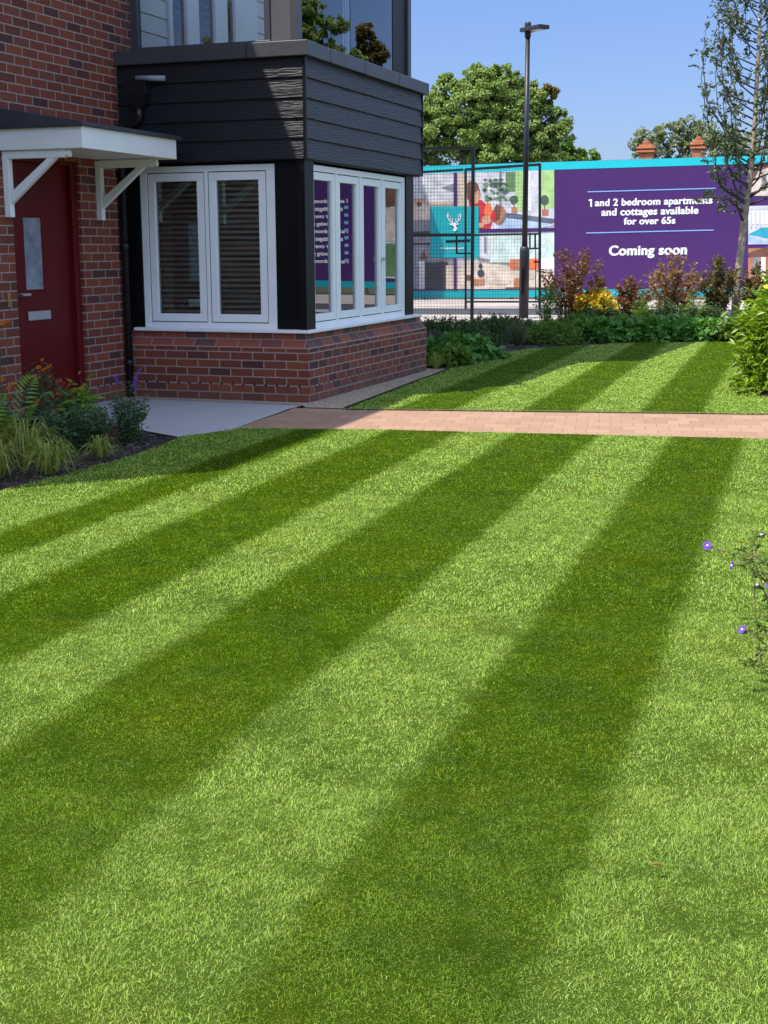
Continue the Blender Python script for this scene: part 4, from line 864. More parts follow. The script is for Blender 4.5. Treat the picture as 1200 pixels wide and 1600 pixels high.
# ------------------------------------------------------------------ trees
def tree(name, label, base, height, blobs, nleaf, lsize, mat, trunk_r, clear, cat='tree', group=None, mat2=None, blob2=None, bark='twig'):
    """blobs: list of (centre, radii) in world units making up the crown"""
    base = Vector(base); t = thing(name, label, cat, base, group)
    tr = MB(); top = base + Vector((0, 0, height * 0.8)); pts = [base + Vector((math.sin(k * 1.3) * 0.04 * height / 6, math.cos(k * 1.9) * 0.04 * height / 6, height * 0.8 * k / 7)) for k in range(8)]
    tr.tube(pts, [trunk_r * (1 - 0.11 * k) for k in range(8)], 10); part(tr, 'trunk', LM[bark], t, 0, True)
    lb = MB(); ctrs = []
    for c, r in blobs:
        c = Vector(c); s = pts[min(7, max(2, int((c.z - base.z) / (height * 0.8) * 5)))]
        mid = s.lerp(c, 0.5) + Vector((random.uniform(-.3, .3), random.uniform(-.3, .3), 0.2)); lb.tube([s, mid, c], [trunk_r * 0.45, trunk_r * 0.28, trunk_r * 0.12], 6)
        for k in range(5):
            d = Vector([random.gauss(0, 1) for _ in range(3)]).normalized(); e = c + Vector((d.x * r[0], d.y * r[1], d.z * r[2])) * 0.9; lb.tube([c, c.lerp(e, 0.5) + Vector((0, 0, 0.1)), e], [trunk_r * 0.14, trunk_r * 0.09, trunk_r * 0.03], 4)
    part(lb, 'limbs', LM[bark], t, 0, True)
    def cloud(bl, n, m):
        vol = np.array([r[0] * r[1] * r[2] for c, r in bl]) ** 0.67; vol /= vol.sum(); C = []; N = []
        for (c, r), v in zip(bl, vol):
            # sub clumps on the outer shell of each lobe, with gaps between
            nc = max(8, int(40 * (r[0] * r[1] * r[2]) ** 0.4)); dirs = randdir(nc); rad = rng.uniform(0.45, 1.02, nc)
            cc = np.array(c) + dirs * rad[:, None] * np.array(r); k = int(n * v / nc) + 1
            cr = 0.26 * min(r) * rng.uniform(0.6, 1.4, nc)
            for i in range(nc):
                d = randdir(k); q = cc[i] + d * (cr[i] * rng.uniform(0.2, 1.0, k) ** 0.5)[:, None] * np.array([1.15, 1.15, 0.75]); C.append(q); N.append(d * 0.6 + dirs[i] * 0.3 + np.array([0, 0, 0.7]) + rng.normal(size=(k, 3)) * 0.35)
        C = np.concatenate(C); N = np.concatenate(N); D = randdir(len(C)) + np.array([0, 0, -0.25])
        L = lsize * rng.uniform(0.65, 1.3, len(C)); V, T = leaves(C, D, N, L, L * 0.75)
        return tri_mesh('crown', V, T, m, t, base)
    cloud(blobs, nleaf, LM[mat])
    if mat2: o = cloud(blob2, int(nleaf * 0.12), LM[mat2])
    return t
def S3(px, py, dist, wpx, hpx, dep=None):
    c = at(px, py, dist); k = dist / F_PX; return (tuple(c), (wpx * k, (dep if dep else wpx * k), hpx * k))
D1 = 62.0
b1 = at(765, 400, D1); b1.z = 0
lob = [S3(770, 150, D1, 46, 34), S3(725, 165, D1, 42, 34), S3(690, 190, D1, 40, 34), S3(820, 165, D1, 36, 32), S3(850, 195, D1, 34, 26), S3(770, 200, D1, 48, 36), S3(720, 220, D1, 50, 36), S3(820, 215, D1, 44, 34), S3(765, 120, D1, 34, 20), S3(700, 130, D1, 24, 14),
       S3(640, 190, D1, 50, 44), S3(650, 240, D1, 50, 34), S3(780, 250, D1, 60, 30), S3(850, 240, D1, 36, 26), S3(830, 140, D1, 16, 16), S3(735, 135, D1, 30, 22), S3(870, 175, D1, 16, 10), S3(785, 108, D1, 18, 10), S3(600, 230, D1, 50, 50), S3(872, 205, D1, 24, 24), S3(800, 185, D1, 44, 40), S3(750, 180, D1, 40, 36), S3(745, 112, D1, 22, 12), S3(805, 125, D1, 22, 12), S3(682, 155, D1, 22, 16)]
tree('deciduous_tree', 'large bushy green tree with browning leaves rising behind the gate', b1, 10.5, lob, 150000, 0.115, 'maple', 0.28, 2, mat2='maple_brown', blob2=[S3(800, 165, D1, 24, 26), S3(848, 150, D1, 22, 18), S3(790, 150, D1, 20, 16)])
D2 = 66.0; b2 = at(905, 400, D2); b2.z = 0
tree('dense_bush', 'dark dense bush behind the hoarding, right of the large green tree', b2, 5.2, [S3(890, 245, D2, 26, 22), S3(915, 248, D2, 20, 18), S3(870, 250, D2, 24, 20)], 5000, 0.16, 'mid', 0.12, 1, cat='bush')
D3 = 75.0; b3 = at(1060, 400, D3); b3.z = 0
tree('deciduous_tree', 'sparse grey green tree behind the two terracotta chimneys', b3, 8.6, [S3(1010, 215, D3, 22, 18), S3(1045, 208, D3, 26, 18), S3(1075, 202, D3, 22, 18), S3(1100, 215, D3, 26, 22), S3(1030, 232, D3, 34, 16), S3(1085, 235, D3, 34, 18), S3(1135, 225, D3, 34, 24), S3(1180, 232, D3, 36, 26), S3(1000, 232, D3, 16, 14)], 10000, 0.16, 'grey_tree', 0.2, 2)
# trees whose reflections show in the balcony glass (right of the frame)
def refl(px, py, dist, a_=-0.116):
    r = ray(px, py); t = (a_ - CAM.x) / r.x; p = CAM + r * t; q = Vector((-r.x, r.y, r.z)); k = (dist - (p - CAM).dot(FW)) / 1.0; return p + q * (k / r.dot(FW))
for (px, wpx, top, dd, lb_, m_) in ((488, 80, -6, 66, 'broad tree behind the hoarding, mirrored in the balcony glass', 'maple'), (577, 42, 36, 68, 'narrow browning tree behind the hoarding, mirrored in the balcony glass', 'copper_green')):
    k = dd / F_PX; bl = []
    for i in range(9):
        y_ = top + 16 + i * 16; x_ = px + (((i * 37) % 11) - 5) / 5 * wpx * 0.45 * min(1, (i + 1) / 3); c = refl(x_, y_, dd); bl.append((tuple(c), (wpx * k * (0.34 + 0.07 * i), wpx * k * 0.5, 16 * k)))
    b_ = refl(px, 300, dd); b_.z = 0
    tree('deciduous_tree', lb_, b_, refl(px, top, dd).z, bl, 16000, 0.16, m_, 0.2, 2, group='trees beyond the hoarding')

# young upright tree on the right
YB = gnd(1147, 509); YB.z = 0; yd = (YB - CAM).dot(FW)
yt = thing('young_tree', 'slender young tree with pale bark and upright sparse branches at the right', 'tree', YB)
def yp(px, py, dd=0.0): return at(px, py, yd + dd)
tr = MB(); main = [YB, yp(1149, 485), yp(1152, 440), yp(1158, 390), yp(1162, 350), yp(1168, 305), yp(1174, 260), yp(1179, 200), yp(1183, 120), yp(1188, 30), yp(1190, -80), yp(1192, -170)]
tr.tube(main, [0.085, 0.075, 0.070, 0.066, 0.064, 0.056, 0.048, 0.040, 0.034, 0.026, 0.016, 0.006], 12); part(tr, 'trunk', LM['bark'], yt, 0, True)
br = MB(); shoots = []
random.seed(21)
for k in range(66):
    f = (k + 0.5) / 66; y0 = 318 - 390 * f ** 1.05 if k > 3 else 320 - 8 * k
    sx = 1170 + (320 - y0) * 0.05
    side = -1 if k % 2 else 1; dep = random.uniform(-1.0, 1.0)
    spread = random.uniform(20, 84) * (1.12 - 0.62 * max(0, (320 - y0) / 420)) ; rise = random.uniform(80, 180)
    p0 = yp(sx, y0); p1 = yp(sx + side * spread * 0.55, y0 - rise * 0.10, dep * 0.30); p2 = yp(sx + side * spread * 0.92, y0 - rise * 0.38, dep * 0.55); p3 = yp(sx + side * spread, y0 - rise * 0.75, dep * 0.65); p4 = yp(sx + side * spread * 0.92, y0 - rise * 1.1, dep * 0.6)
    pts = [p0, p1, p2, p3, p4]; r0 = 0.020 * (1 - 0.5 * f); br.tube(pts, [r0, r0 * .8, r0 * .55, r0 * .35, r0 * .15], 5); shoots.append(pts)
for (a, b, c, d) in (((1165, 318), (1135, 298), (1112, 275), (1098, 235)), ((1165, 316), (1128, 292), (1118, 262), (1120, 215)), ((1168, 310), (1195, 292), (1215, 268), (1222, 220)), ((1163, 350), (1150, 318), (1128, 322), (1122, 330)), ((1160, 330), (1140, 312), (1102, 305), (1090, 318))):
    pts = [yp(*a), yp(*b, -0.2), yp(*c, -0.3), yp(*d, -0.3)]; br.tube(pts, [0.026, 0.019, 0.012, 0.005], 6); shoots.append(pts)
C = []; D = []
for pts in shoots:
    for s in range(12):
        f = random.uniform(0.15, 1); i = min(len(pts) - 2, int(f * (len(pts) - 1))); g = f * (len(pts) - 1) - i; p = pts[i].lerp(pts[i + 1], g)
        dd = Vector((random.gauss(0, 1), random.gauss(0, 1), random.gauss(0.6, 0.5))).normalized(); e = p + dd * random.uniform(0.06, 0.26)
        br.tube([p, e], [0.004, 0.0015], 3, False)
        for m in range(9): C.append(tuple(p.lerp(e, random.uniform(0.2, 1)))); D.append(tuple(dd + Vector((random.gauss(0, .8), random.gauss(0, .8), random.gauss(-0.1, .8)))))
    for s in range(16):
        f = random.uniform(0.25, 1); i = min(len(pts) - 2, int(f * (len(pts) - 1))); g = f * (len(pts) - 1) - i; C.append(tuple(pts[i].lerp(pts[i + 1], g))); D.append(tuple(randdir(1)[0]))
part(br, 'branches', LM['twig'], yt, 0, True)
C = np.array(C) + rng.normal(size=(len(C), 3)) * 0.015; L = 0.066 * rng.uniform(0.6, 1.25, len(C)); V, T = leaves(C, np.array(D), randdir(len(C)) + [0, 0, .6], L, L * 0.62)
tri_mesh('crown', V, T, LM['hornbeam'], yt, YB)

# ------------------------------------------------------------------ shrubs and border plants
def twig_plant(name, label, cat, base, h, spread, nst, nlf, lsize, mat, stem='twig', lw=0.5, start=0.25, lean=(0, 0), up=0.35, group=None, sr=0.004, arch=0.25, leafup=0.6):
    base = Vector(base); base.z = 0; t = thing(name, label, cat, base, group); sm = MB(); C = []; D = []
    for k in range(nst):
        a = random.uniform(0, 6.283); r = spread * math.sqrt(random.random()); hh = h * random.uniform(0.6, 1.0) * (1 - 0.35 * (r / max(spread, 1e-6)) ** 2)
        b0 = base + Vector((math.cos(a) * r * 0.3, math.sin(a) * r * 0.3, 0)); tip = base + Vector((math.cos(a) * r + lean[0], math.sin(a) * r + lean[1], hh))
        mid = b0.lerp(tip, 0.55) + Vector((-math.cos(a), -math.sin(a), 0)) * spread * 0.12 + Vector((0, 0, hh * arch * 0.3))
        pts = [b0, b0.lerp(mid, 0.5) + Vector((random.gauss(0, .02), random.gauss(0, .02), 0)), mid, mid.lerp(tip, 0.6) + Vector((0, 0, hh * 0.03)), tip]; sm.tube(pts, [sr, sr * .85, sr * .65, sr * .4, sr * .2], 4, False)
        for m in range(nlf):
            f = random.uniform(start, 1.0); i = min(3, int(f * 4)); p = pts[i].lerp(pts[i + 1], f * 4 - i); th = random.uniform(0, 6.283)
            C.append(tuple(p + Vector((random.gauss(0, 1), random.gauss(0, 1), random.gauss(0, 1))) * lsize * 0.35)); D.append((math.cos(th), math.sin(th), random.gauss(up, 0.4)))
    part(sm, 'stems', LM[stem], t, 0, True)
    C = np.array(C); L = lsize * rng.uniform(0.6, 1.3, len(C)); V, T = leaves(C, np.array(D), rng.normal(size=(len(C), 3)) * 0.5 + [0, 0, leafup], L, L * lw)
    tri_mesh('foliage', V, T, LM[mat], t, base); return t
def mound(name, label, cat, base, rad, n, lsize, mat, lw=0.8, group=None, cl=3):
    """low mound of leaves: rad = (rx, ry, rz)"""
    base = Vector(base); base.z = 0; t = thing(name, label, cat, base, group)
    th = rng.uniform(0, 6.283, n); ph = np.arccos(rng.uniform(0, 1, n)); rr = rng.uniform(0.55, 1.0, n) ** 0.5 * (1 + 0.16 * np.sin(th * 5 + 1) * np.sin(ph * 6))
    dirs = np.stack([np.sin(ph) * np.cos(th), np.sin(ph) * np.sin(th), np.cos(ph)], 1); C = np.array(base) + dirs * rr[:, None] * np.array(rad)
    C[:, 2] = np.maximum(C[:, 2], 0.015)
    VV = []; TT = []; o = 0
    for k in range(cl):
        D = dirs * 0.5 + rng.normal(size=(n, 3)) * 0.6; L = lsize * rng.uniform(0.7, 1.2, n); V, T = leaves(C + rng.normal(size=(n, 3)) * lsize * 0.15, D, dirs * 0.6 + [0, 0, 0.8] + rng.normal(size=(n, 3)) * 0.3, L, L * lw); VV.append(V); TT.append(T + o); o += len(V)
    tri_mesh('foliage', np.concatenate(VV), np.concatenate(TT), LM[mat], t, base)
    sm = MB()
    for k in range(14):
        a = random.uniform(0, 6.28); sm.tube([base, base + Vector((math.cos(a) * rad[0] * .6, math.sin(a) * rad[1] * .6, rad[2] * .8))], [0.004, 0.002], 4, False)
    part(sm, 'stems', LM['stem'], t); return t
def blade_clump(name, label, base, h, spread, n, wdt, mat, cat='ornamental grass', group=None, droop=0.6, rmin=0.2, core=0.12, centres=1):
    base = Vector(base); base.z = 0; t = thing(name, label, cat, base, group); V = []; T = []; o = 0
    cs = [Vector((math.cos(6.283 * i / centres) * spread * 0.28, math.sin(6.283 * i / centres) * spread * 0.28, 0)) if centres > 1 else Vector() for i in range(centres)]
    for k in range(n):
        a = random.uniform(0, 6.283); r = spread * random.uniform(rmin, 1.0) * (0.8 if centres > 1 else 1); hh = h * random.uniform(0.35, 1.08) * (1 - 0.35 * (r / spread) ** 2); d = Vector((math.cos(a), math.sin(a), 0)); s = Vector((-d.y, d.x, 0)); s = (s + Vector((0, 0, random.uniform(-.5, .5)))).normalized()
        p0 = base + cs[k % centres] + d * random.uniform(0, spread * core); pts = []; end = 0.5 + droop * random.uniform(0.25, 0.5); tw = Vector((random.gauss(0, .12), random.gauss(0, .12), 0)) * r
        for j in range(7):
            u = j / 6; pts.append(p0 + d * (r * u) + tw * u * u + Vector((0, 0, hh * math.sin(u * 3.14159 * end))))
        w_ = wdt * random.uniform(0.5, 1.2); ww = [0.6, 0.9, 1, 1, 0.8, 0.45, 0.03]
        for j in range(7): V += [tuple(pts[j] - s * w_ * ww[j] / 2), tuple(pts[j] + s * w_ * ww[j] / 2)]
        for j in range(6): b = o + 2 * j; T += [(b, b + 1, b + 3), (b, b + 3, b + 2)]
        o += 14
    V = np.array(V); V[:, 2] = np.maximum(V[:, 2], 0.004); tri_mesh('foliage', V, T, LM[mat], t, base); return t
def flower(root, c, r, petals, n=8, mat='orange', face=(0, -0.4, 1), cone=True):
    c = Vector(c); base = root.location; f = Vector(face).normalized(); u = f.orthogonal().normalized(); v = f.cross(u); C = []; D = []; N = []
    for k in range(n):
        a = 6.283 * k / n + random.uniform(-.1, .1); d = u * math.cos(a) + v * math.sin(a) + f * 0.15; C.append(tuple(c)); D.append(tuple(d)); N.append(tuple(f))
    V1, T1 = leaves(np.array(C), np.array(D), np.array(N), np.full(n, r), np.full(n, r * petals), 0.08, 0.05)
    sh = np.roll(np.array(D), 1, axis=0) * 0.28 + np.array(D); V2, T2 = leaves(np.array(C), sh, np.array(N), np.full(n, r * 0.93), np.full(n, r * petals), 0.06, 0.05)
    sh = np.roll(np.array(D), -1, axis=0) * 0.28 + np.array(D); V3, T3 = leaves(np.array(C), sh, np.array(N), np.full(n, r * 0.93), np.full(n, r * petals), 0.10, 0.05)
    V = np.concatenate([V1, V2, V3]); T = np.concatenate([T1, T2 + len(V1), T3 + 2 * len(V1)])
    fo = tri_mesh('flower_head', V, T, LM[mat], root, base)
    if cone:
        m = MB(); m.lathe(c + f * r * 0.05 - base, [(r * 0.22, -r * .1), (r * 0.24, r * .1), (r * .1, r * .25)], 7); m.build('flower_centre', LM['disc'] if mat != 'violet' else white, fo, 0, True)
    return fo

random.seed(5)
FB = 'shrubs and perennials in the far bed'
def G(px, py): p = gnd(px, py); p.z = 0; return p
# far bed, left to right
def sz(px, dist): return px * dist / F_PX
mound('evergreen_shrub', 'dark bluish low shrub just right of the brick bay, below the mesh gate', 'shrub', G(690, 540), (0.85, 0.7, 0.36), 1500, 0.055, 'dark', 0.5)
mound('evergreen_shrub', 'low dark conifer like shrub left of the lamp post base', 'shrub', G(765, 532), (0.62, 0.55, 0.34), 1300, 0.06, 'dark', 0.35)
mound('leafy_perennial', 'mid green broad leaved clump beside the brick bay, on the mulch', 'perennial', G(722, 560), (0.50, 0.50, 0.26), 520, 0.10, 'geranium', 0.8)
mound('leafy_perennial', 'smaller green clump nearer the camera right of the bay corner', 'perennial', G(700, 570), (0.30, 0.35, 0.18), 260, 0.09, 'mid', 0.8)
blade_clump('ornamental_grass', 'small yellowish grass tuft against the end of the brick bay', G(682, 577), 0.20, 0.17, 160, 0.006, 'golden_grass')
blade_clump('ornamental_grass', 'tan feathery grass tuft at the foot of the lamp post', G(808, 541), 0.36, 0.28, 300, 0.006, 'tan_grass', droop=0.3)
mound('leafy_perennial', 'fresh green bushy clump right of the tan grass', 'perennial', G(862, 536), (0.42, 0.4, 0.30), 900, 0.06, 'mid', 0.45)
mound('leafy_perennial', 'dark leafy clump between the tan grass and the lamp post', 'perennial', G(800, 528), (0.5, 0.45, 0.30), 700, 0.06, 'dark', 0.5)
mound('leafy_perennial', 'low green clump behind the geranium bank, at its left end', 'perennial', G(905, 526), (0.5, 0.45, 0.34), 900, 0.06, 'mid', 0.4)
twig_plant('tall_perennial', 'tall thin green stems just left of the dark copper shrub', 'perennial', G(856, 524), 0.86, 0.26, 26, 34, 0.055, 'mid', 'stem', 0.35)
def copper(px, py, w_, top, label, mat, n=30, l=34, pyb=None):
    b = G(px, py); dist = (b - CAM).dot(FW); h = at(px, top, dist).z
    return twig_plant('copper_shrub', label, 'shrub', b, h, sz(w_ / 2, dist), n, l, 0.062, mat, 'twig', 0.62, 0.30, group='copper leaved shrubs in front of the hoarding', sr=0.007)
copper(893, 517, 108, 374, 'dark purple copper shrub standing left of the lettering on the hoarding', 'copper', 60, 42)
copper(986, 513, 62, 424, 'small dark copper shrub below the word Coming', 'copper', 46, 40)
copper(1052, 511, 96, 388, 'pinkish copper shrub with long twigs below the word soon', 'copper_light', 60, 38)
copper(1120, 511, 62, 386, 'bronze green copper shrub left of the young tree trunk', 'copper_green', 50, 42)
copper(1184, 512, 70, 396, 'bronze shrub right of the young tree trunk, behind the bright bush', 'copper_green', 46, 40)
b = G(927, 517); t = twig_plant('golden_flower_clump', 'bushy clump covered in golden yellow blooms beside the dark copper shrub', 'flowering shrub', b, 0.74, 0.40, 90, 18, 0.085, 'yellow', 'stem', 0.7, 0.72, up=0.6)
mound('leafy_perennial', 'dark foliage filling in under the golden blooms', 'perennial', G(930, 519), (0.62, 0.4, 0.40), 1100, 0.06, 'dark', 0.45)
b = G(952, 510); mound('leafy_perennial', 'low cream tinged foliage under the small dark copper shrub', 'perennial', b, (0.35, 0.3, 0.36), 350, 0.06, 'copper_light', 0.5)
for i, (px, w_, tp, lb_) in enumerate(((1004, 46, 462, 'upright green perennial behind the geranium bank, left of centre'), (1042, 40, 458, 'upright green perennial below the pinkish copper shrub'), (1083, 48, 455, 'upright bushy green perennial left of the bronze shrub'), (1110, 40, 470, 'dark upright perennial at the right end of the geranium bank'))):
    b = G(px, 517); dist = (b - CAM).dot(FW); twig_plant('leafy_perennial', lb_, 'perennial', b, at(px, tp, dist).z, sz(w_ / 2, dist), 44, 40, 0.05, 'mid' if i % 2 == 0 else 'dark', 'stem', 0.35, 0.1)
# geranium bank: several overlapping plants
for i, (px, py, r_, h_) in enumerate(((935, 533, .42, .27), (972, 533, .42, .31), (1010, 532.5, .44, .30), (1048, 532, .42, .31), (1084, 531.5, .40, .28), (1108, 530.5, .30, .24))):
    mound('hardy_geranium', ['leftmost clump of the low green geranium bank edging the far lawn', 'second clump from the left in the low geranium bank', 'third clump from the left in the low geranium bank', 'fourth clump from the left in the low geranium bank', 'second clump from the right in the low geranium bank', 'rightmost clump of the low green geranium bank'][i], 'perennial', G(px, py), (r_, r_ * 0.8, h_), 460, 0.105, 'geranium', 0.75, 'geranium clumps edging the far lawn', 4)
twig_plant('broad_leaved_perennial', 'broad lance leaved plant between the geranium bank and the bright bush', 'perennial', G(1146, 534), 0.42, 0.26, 18, 12, 0.16, 'mid', 'stem', 0.36, 0.1, leafup=0.3)
mound('leafy_perennial', 'low green clump under the young tree', 'perennial', G(1165, 522), (0.5, 0.4, 0.25), 500, 0.08, 'geranium', 0.6)

# bright bush at the right edge, nearer
bb = Vector((4.10, 2.30, 0)); bd = (bb - CAM).dot(FW)
t = twig_plant('bright_green_bush', 'bright yellow green bush with lance leaves and a few yellow flowers at the right edge', 'bush', bb, 1.22, 0.58, 190, 44, 0.105, 'fresh', 'stem', 0.30, 0.12, up=0.35, sr=0.005, leafup=0.7)
n_ = 5200; th_ = rng.uniform(0, 6.283, n_); zz_ = rng.uniform(0.03, 0.75, n_); rr_ = 0.60 * (1 - 0.25 * zz_) * rng.uniform(0.5, 1.0, n_) * (1 + 0.12 * np.sin(th_ * 5 + zz_ * 9)); C = np.stack([bb.x + np.cos(th_) * rr_, bb.y + np.sin(th_) * rr_, zz_], 1)
L = 0.10 * rng.uniform(0.6, 1.25, n_); V, T = leaves(C, np.stack([np.cos(th_), np.sin(th_), np.zeros(n_)], 1) + rng.normal(size=(n_, 3)) * 0.6, rng.normal(size=(n_, 3)) * 0.5 + [0, 0, 0.7], L, L * 0.30); tri_mesh('lower_foliage', V, T, LM['fresh'], t, bb)
for px, py in ((1197, 448), (1190, 492), (1176, 592), (1199, 560), (1205, 470)):
    c = at(px, py, bd - 0.12); flower(t, c, 0.03, 0.7, 5, 'yflower', (-0.2, -0.8, 0.5), False)

# near geranium at the right edge with violet flowers
nb = gnd(1236, 1075); nb.z = 0; nd = (nb - CAM).dot(FW)
gn = thing('violet_geranium', 'straggly geranium with violet flowers leaning over the lawn at the right edge', 'flower', nb)
sm = MB()
def npx(px, py, dd=0.0): return at(px, py, nd + dd)
stems = [[(1236, 1075), (1205, 960), (1180, 880), (1150, 866), (1128, 860), (1105, 853)], [(1236, 1075), (1215, 930), (1185, 895), (1160, 880), (1144, 884)], [(1236, 1075), (1210, 960), (1195, 925), (1183, 914)], [(1236, 1075), (1200, 1010), (1178, 990), (1160, 984)],
         [(1236, 1075), (1190, 1040), (1180, 960), (1178, 900), (1174, 845), (1190, 836)], [(1240, 1075), (1222, 900), (1198, 880), (1178, 868), (1152, 856)], [(1240, 1075), (1220, 850), (1194, 832), (1170, 828)], [(1236, 1075), (1212, 968), (1190, 966), (1163, 967)], [(1240, 1075), (1205, 1048), (1180, 1040), (1160, 1032)],
         [(1236, 1075), (1195, 985), (1185, 975), (1178, 970)], [(1236, 1070), (1200, 905), (1182, 870), (1178, 846)], [(1236, 1070), (1208, 1000), (1188, 1022), (1172, 1040)]]
tips = []
for i, s in enumerate(stems):
    pts = [npx(x, y, math.sin(i * 2.1) * 0.10 * (j / len(s))) for j, (x, y) in enumerate(s)]; sm.tube(pts, [0.0026 - 0.0016 * j / len(pts) for j in range(len(pts))], 5, False); tips.append(pts)
    for j in range(1, len(pts)):
        for m in range(3):
            p = pts[j - 1].lerp(pts[j], random.random()); e = p + Vector((random.gauss(0, 1), random.gauss(0, 1), random.gauss(.3, 1))).normalized() * random.uniform(0.015, 0.045); sm.tube([p, e], [0.0011, 0.0006], 4, False)
part(sm, 'stems', LM['straw'], gn)
C = []; D = []
for pts in tips:
    for j in range(1, len(pts)):
        for m in range(3):
            p = pts[j - 1].lerp(pts[j], random.random())
            if random.random() < 0.6:
                for q in range(9): C.append(tuple(p)); D.append((random.gauss(0, 1), random.gauss(0, 1), random.gauss(0, .5)))
C = np.array(C); L = 0.020 * rng.uniform(0.5, 1.4, len(C)); V, T = leaves(C, np.array(D), randdir(len(C)) + [0, 0, .8], L, L * 0.35); tri_mesh('foliage', V, T, LM['mid'], gn, nb)
mo = []
for i, (px, py, fc) in enumerate(((1103, 853, (0.3, -0.8, 0.6)), (1144, 884, (-0.9, -0.35, 0.2)), (1160, 984, (-0.6, -0.6, 0.5)), (1184, 914, (0.3, -0.2, -0.9)), (1191, 836, (0.3, -0.3, -0.8)), (1201, 915, (-0.5, -0.5, 0.4)))):
    idx = [0, 1, 3, 2, 4, 2][i]; c = tips[idx][-1] if i != 5 else npx(1202, 915); flower(gn, c, 0.0175, 0.85, 5, 'violet', fc)

mound('leafy_perennial', 'low green mound in the right hand bed beside the violet geranium', 'perennial', Vector((5.25, -6.3, 0)), (0.34, 0.34, 0.26), 420, 0.05, 'mid', 0.6)
# ------------------------------------------------------------------ left bed
random.seed(11)
lg = 'golden grasses in the left bed'
blade_clump('golden_grass', 'taller golden striped grass clump just behind the front one in the left bed', G(44, 724), 0.32, 0.30, 170, 0.011, 'golden_grass', group=lg, droop=1.0, core=0.18, rmin=0.3)
blade_clump('golden_grass', 'front golden striped grass clump hanging towards the lawn edge', G(78, 741), 0.24, 0.25, 150, 0.011, 'golden_grass', group=lg, droop=1.0, core=0.18, rmin=0.3)
blade_clump('golden_grass', 'small golden grass clump at the tip of the left bed', G(157, 715), 0.16, 0.17, 110, 0.009, 'golden_grass', group=lg, droop=1.0, core=0.2)
blade_clump('golden_grass', 'golden grass clump cut by the left edge of the photo', G(-2, 746), 0.24, 0.20, 110, 0.010, 'golden_grass', group=lg, droop=1.0, core=0.2)
def fern(label, base, h, n, lean=(0, 0)):
    base = Vector(base); base.z = 0; t = thing('fern', label, 'fern', base, 'ferns in the left bed')
    for k in range(n):
        a = random.uniform(0, 6.283) if k else 0.9; r = h * random.uniform(0.3, 0.6); hh = h * random.uniform(0.5, 0.8); d = Vector((math.cos(a), math.sin(a), 0)); pts = []
        if k == 0: d = Vector((0.95, 0.1, 0)); r = h * 0.34; hh = h
        for j in range(18): u = j / 17; pts.append(base + d * (r * u ** 1.4) + Vector((0, 0, hh * math.sin(u * 1.5708))))
        s = (Vector((-d.y, d.x, 0)) + Vector((0.4, 0.2, 0.3))).normalized() if k else Vector((0.85, 0.33, -0.45)).normalized(); C = []; D = []; L = []
        for j in range(3, 18):
            for sub_ in (0,):
                p = pts[j] if not sub_ else pts[j].lerp(pts[min(17, j + 1)], 0.5)
                for sg_ in (1, -1): C.append(tuple(p)); ax = (pts[min(17, j + 1)] - pts[j - 1]).normalized(); D.append(tuple(s * sg_ + ax * 0.45)); u = j / 17; L.append(h * 0.20 * math.sin(min(1, (1 - u) * 1.7 + 0.08) * 1.5708))
        V, T = leaves(np.array(C), np.array(D), np.tile(np.array(tuple(Vector((0, -0.8, 0.6)))), (len(C), 1)), np.array(L), np.minimum(np.array(L) * 0.24 + 0.003, 0.016), 0.1, 0.05); fo = tri_mesh('frond', V, T, LM['fern'], t, base)
        m = MB(); m.tube([p - base for p in pts], 0.0022, 4, False); m.build('midrib', LM['stem'], fo)
fern('bright green fern with one tall frond behind the largest golden grass', G(28, 706), 0.52, 7)
fern('bright green fern at the left edge of the bed', G(-14, 712), 0.42, 7)
def helenium(label, base, h, sp, n, heads, mat='orange'):
    t = twig_plant('orange_flower_plant', label, 'flower', base, h, sp, n, 20, 0.05, 'bluegreen', 'stem', 0.28, 0.1, group='orange flowered plants in the left bed', up=0.5)
    for k, (px, py) in enumerate(heads):
        d = (Vector(base) - CAM).dot(FW) + random.uniform(-0.2, 0.2); c = at(px, py, d); flower(t, c, random.uniform(0.016, 0.025), 0.55, 9, mat if k % 3 else ('orange' if mat == 'orange' else 'redbrown'), (random.gauss(0, .3), -0.6, 0.6))
        s = MB(); b0 = Vector(base) + Vector((random.uniform(-.1, .1), random.uniform(-.1, .1), h * .4)); s.tube([b0, b0.lerp(c, 0.6) + Vector((0, 0, .03)), c - Vector((0, 0, 0.004))], [0.003, 0.002, 0.0015], 4, False); part(s, 'flower_stalk', LM['stem'], t)
    return t
helenium('plant with orange flowers in front of the lower left of the red door', G(66, 676), 0.56, 0.20, 26, [(54, 588), (62, 590), (68, 578), (73, 575), (76, 588), (48, 590), (60, 574), (70, 584), (66, 562), (44, 584), (78, 572)])
helenium('plant with scattered orange and rust flowers in front of the door middle', G(104, 686), 0.40, 0.25, 30, [(117, 610), (90, 615), (133, 621), (127, 607), (98, 614), (108, 602), (60, 628), (90, 641), (56, 632)], 'orange')
helenium('low plant with rust red flowers left of the door middle', G(62, 694), 0.30, 0.22, 22, [(55, 627), (58, 652), (70, 658), (88, 642), (100, 600), (95, 595), (90, 597), (106, 606)], 'redbrown')
helenium('tall plant with orange flowers at the left edge beside the door bell', G(-4, 705), 0.80, 0.14, 22, [(3, 594), (0, 592), (6, 596), (4, 505), (12, 502), (17, 600), (14, 606)], 'orange')
twig_plant('lily_like_plant', 'upright plant with lance leaves against the lower right of the red door', 'plant', G(124, 690), 0.52, 0.10, 12, 26, 0.09, 'fern', 'stem', 0.22, 0.35, up=0.2)
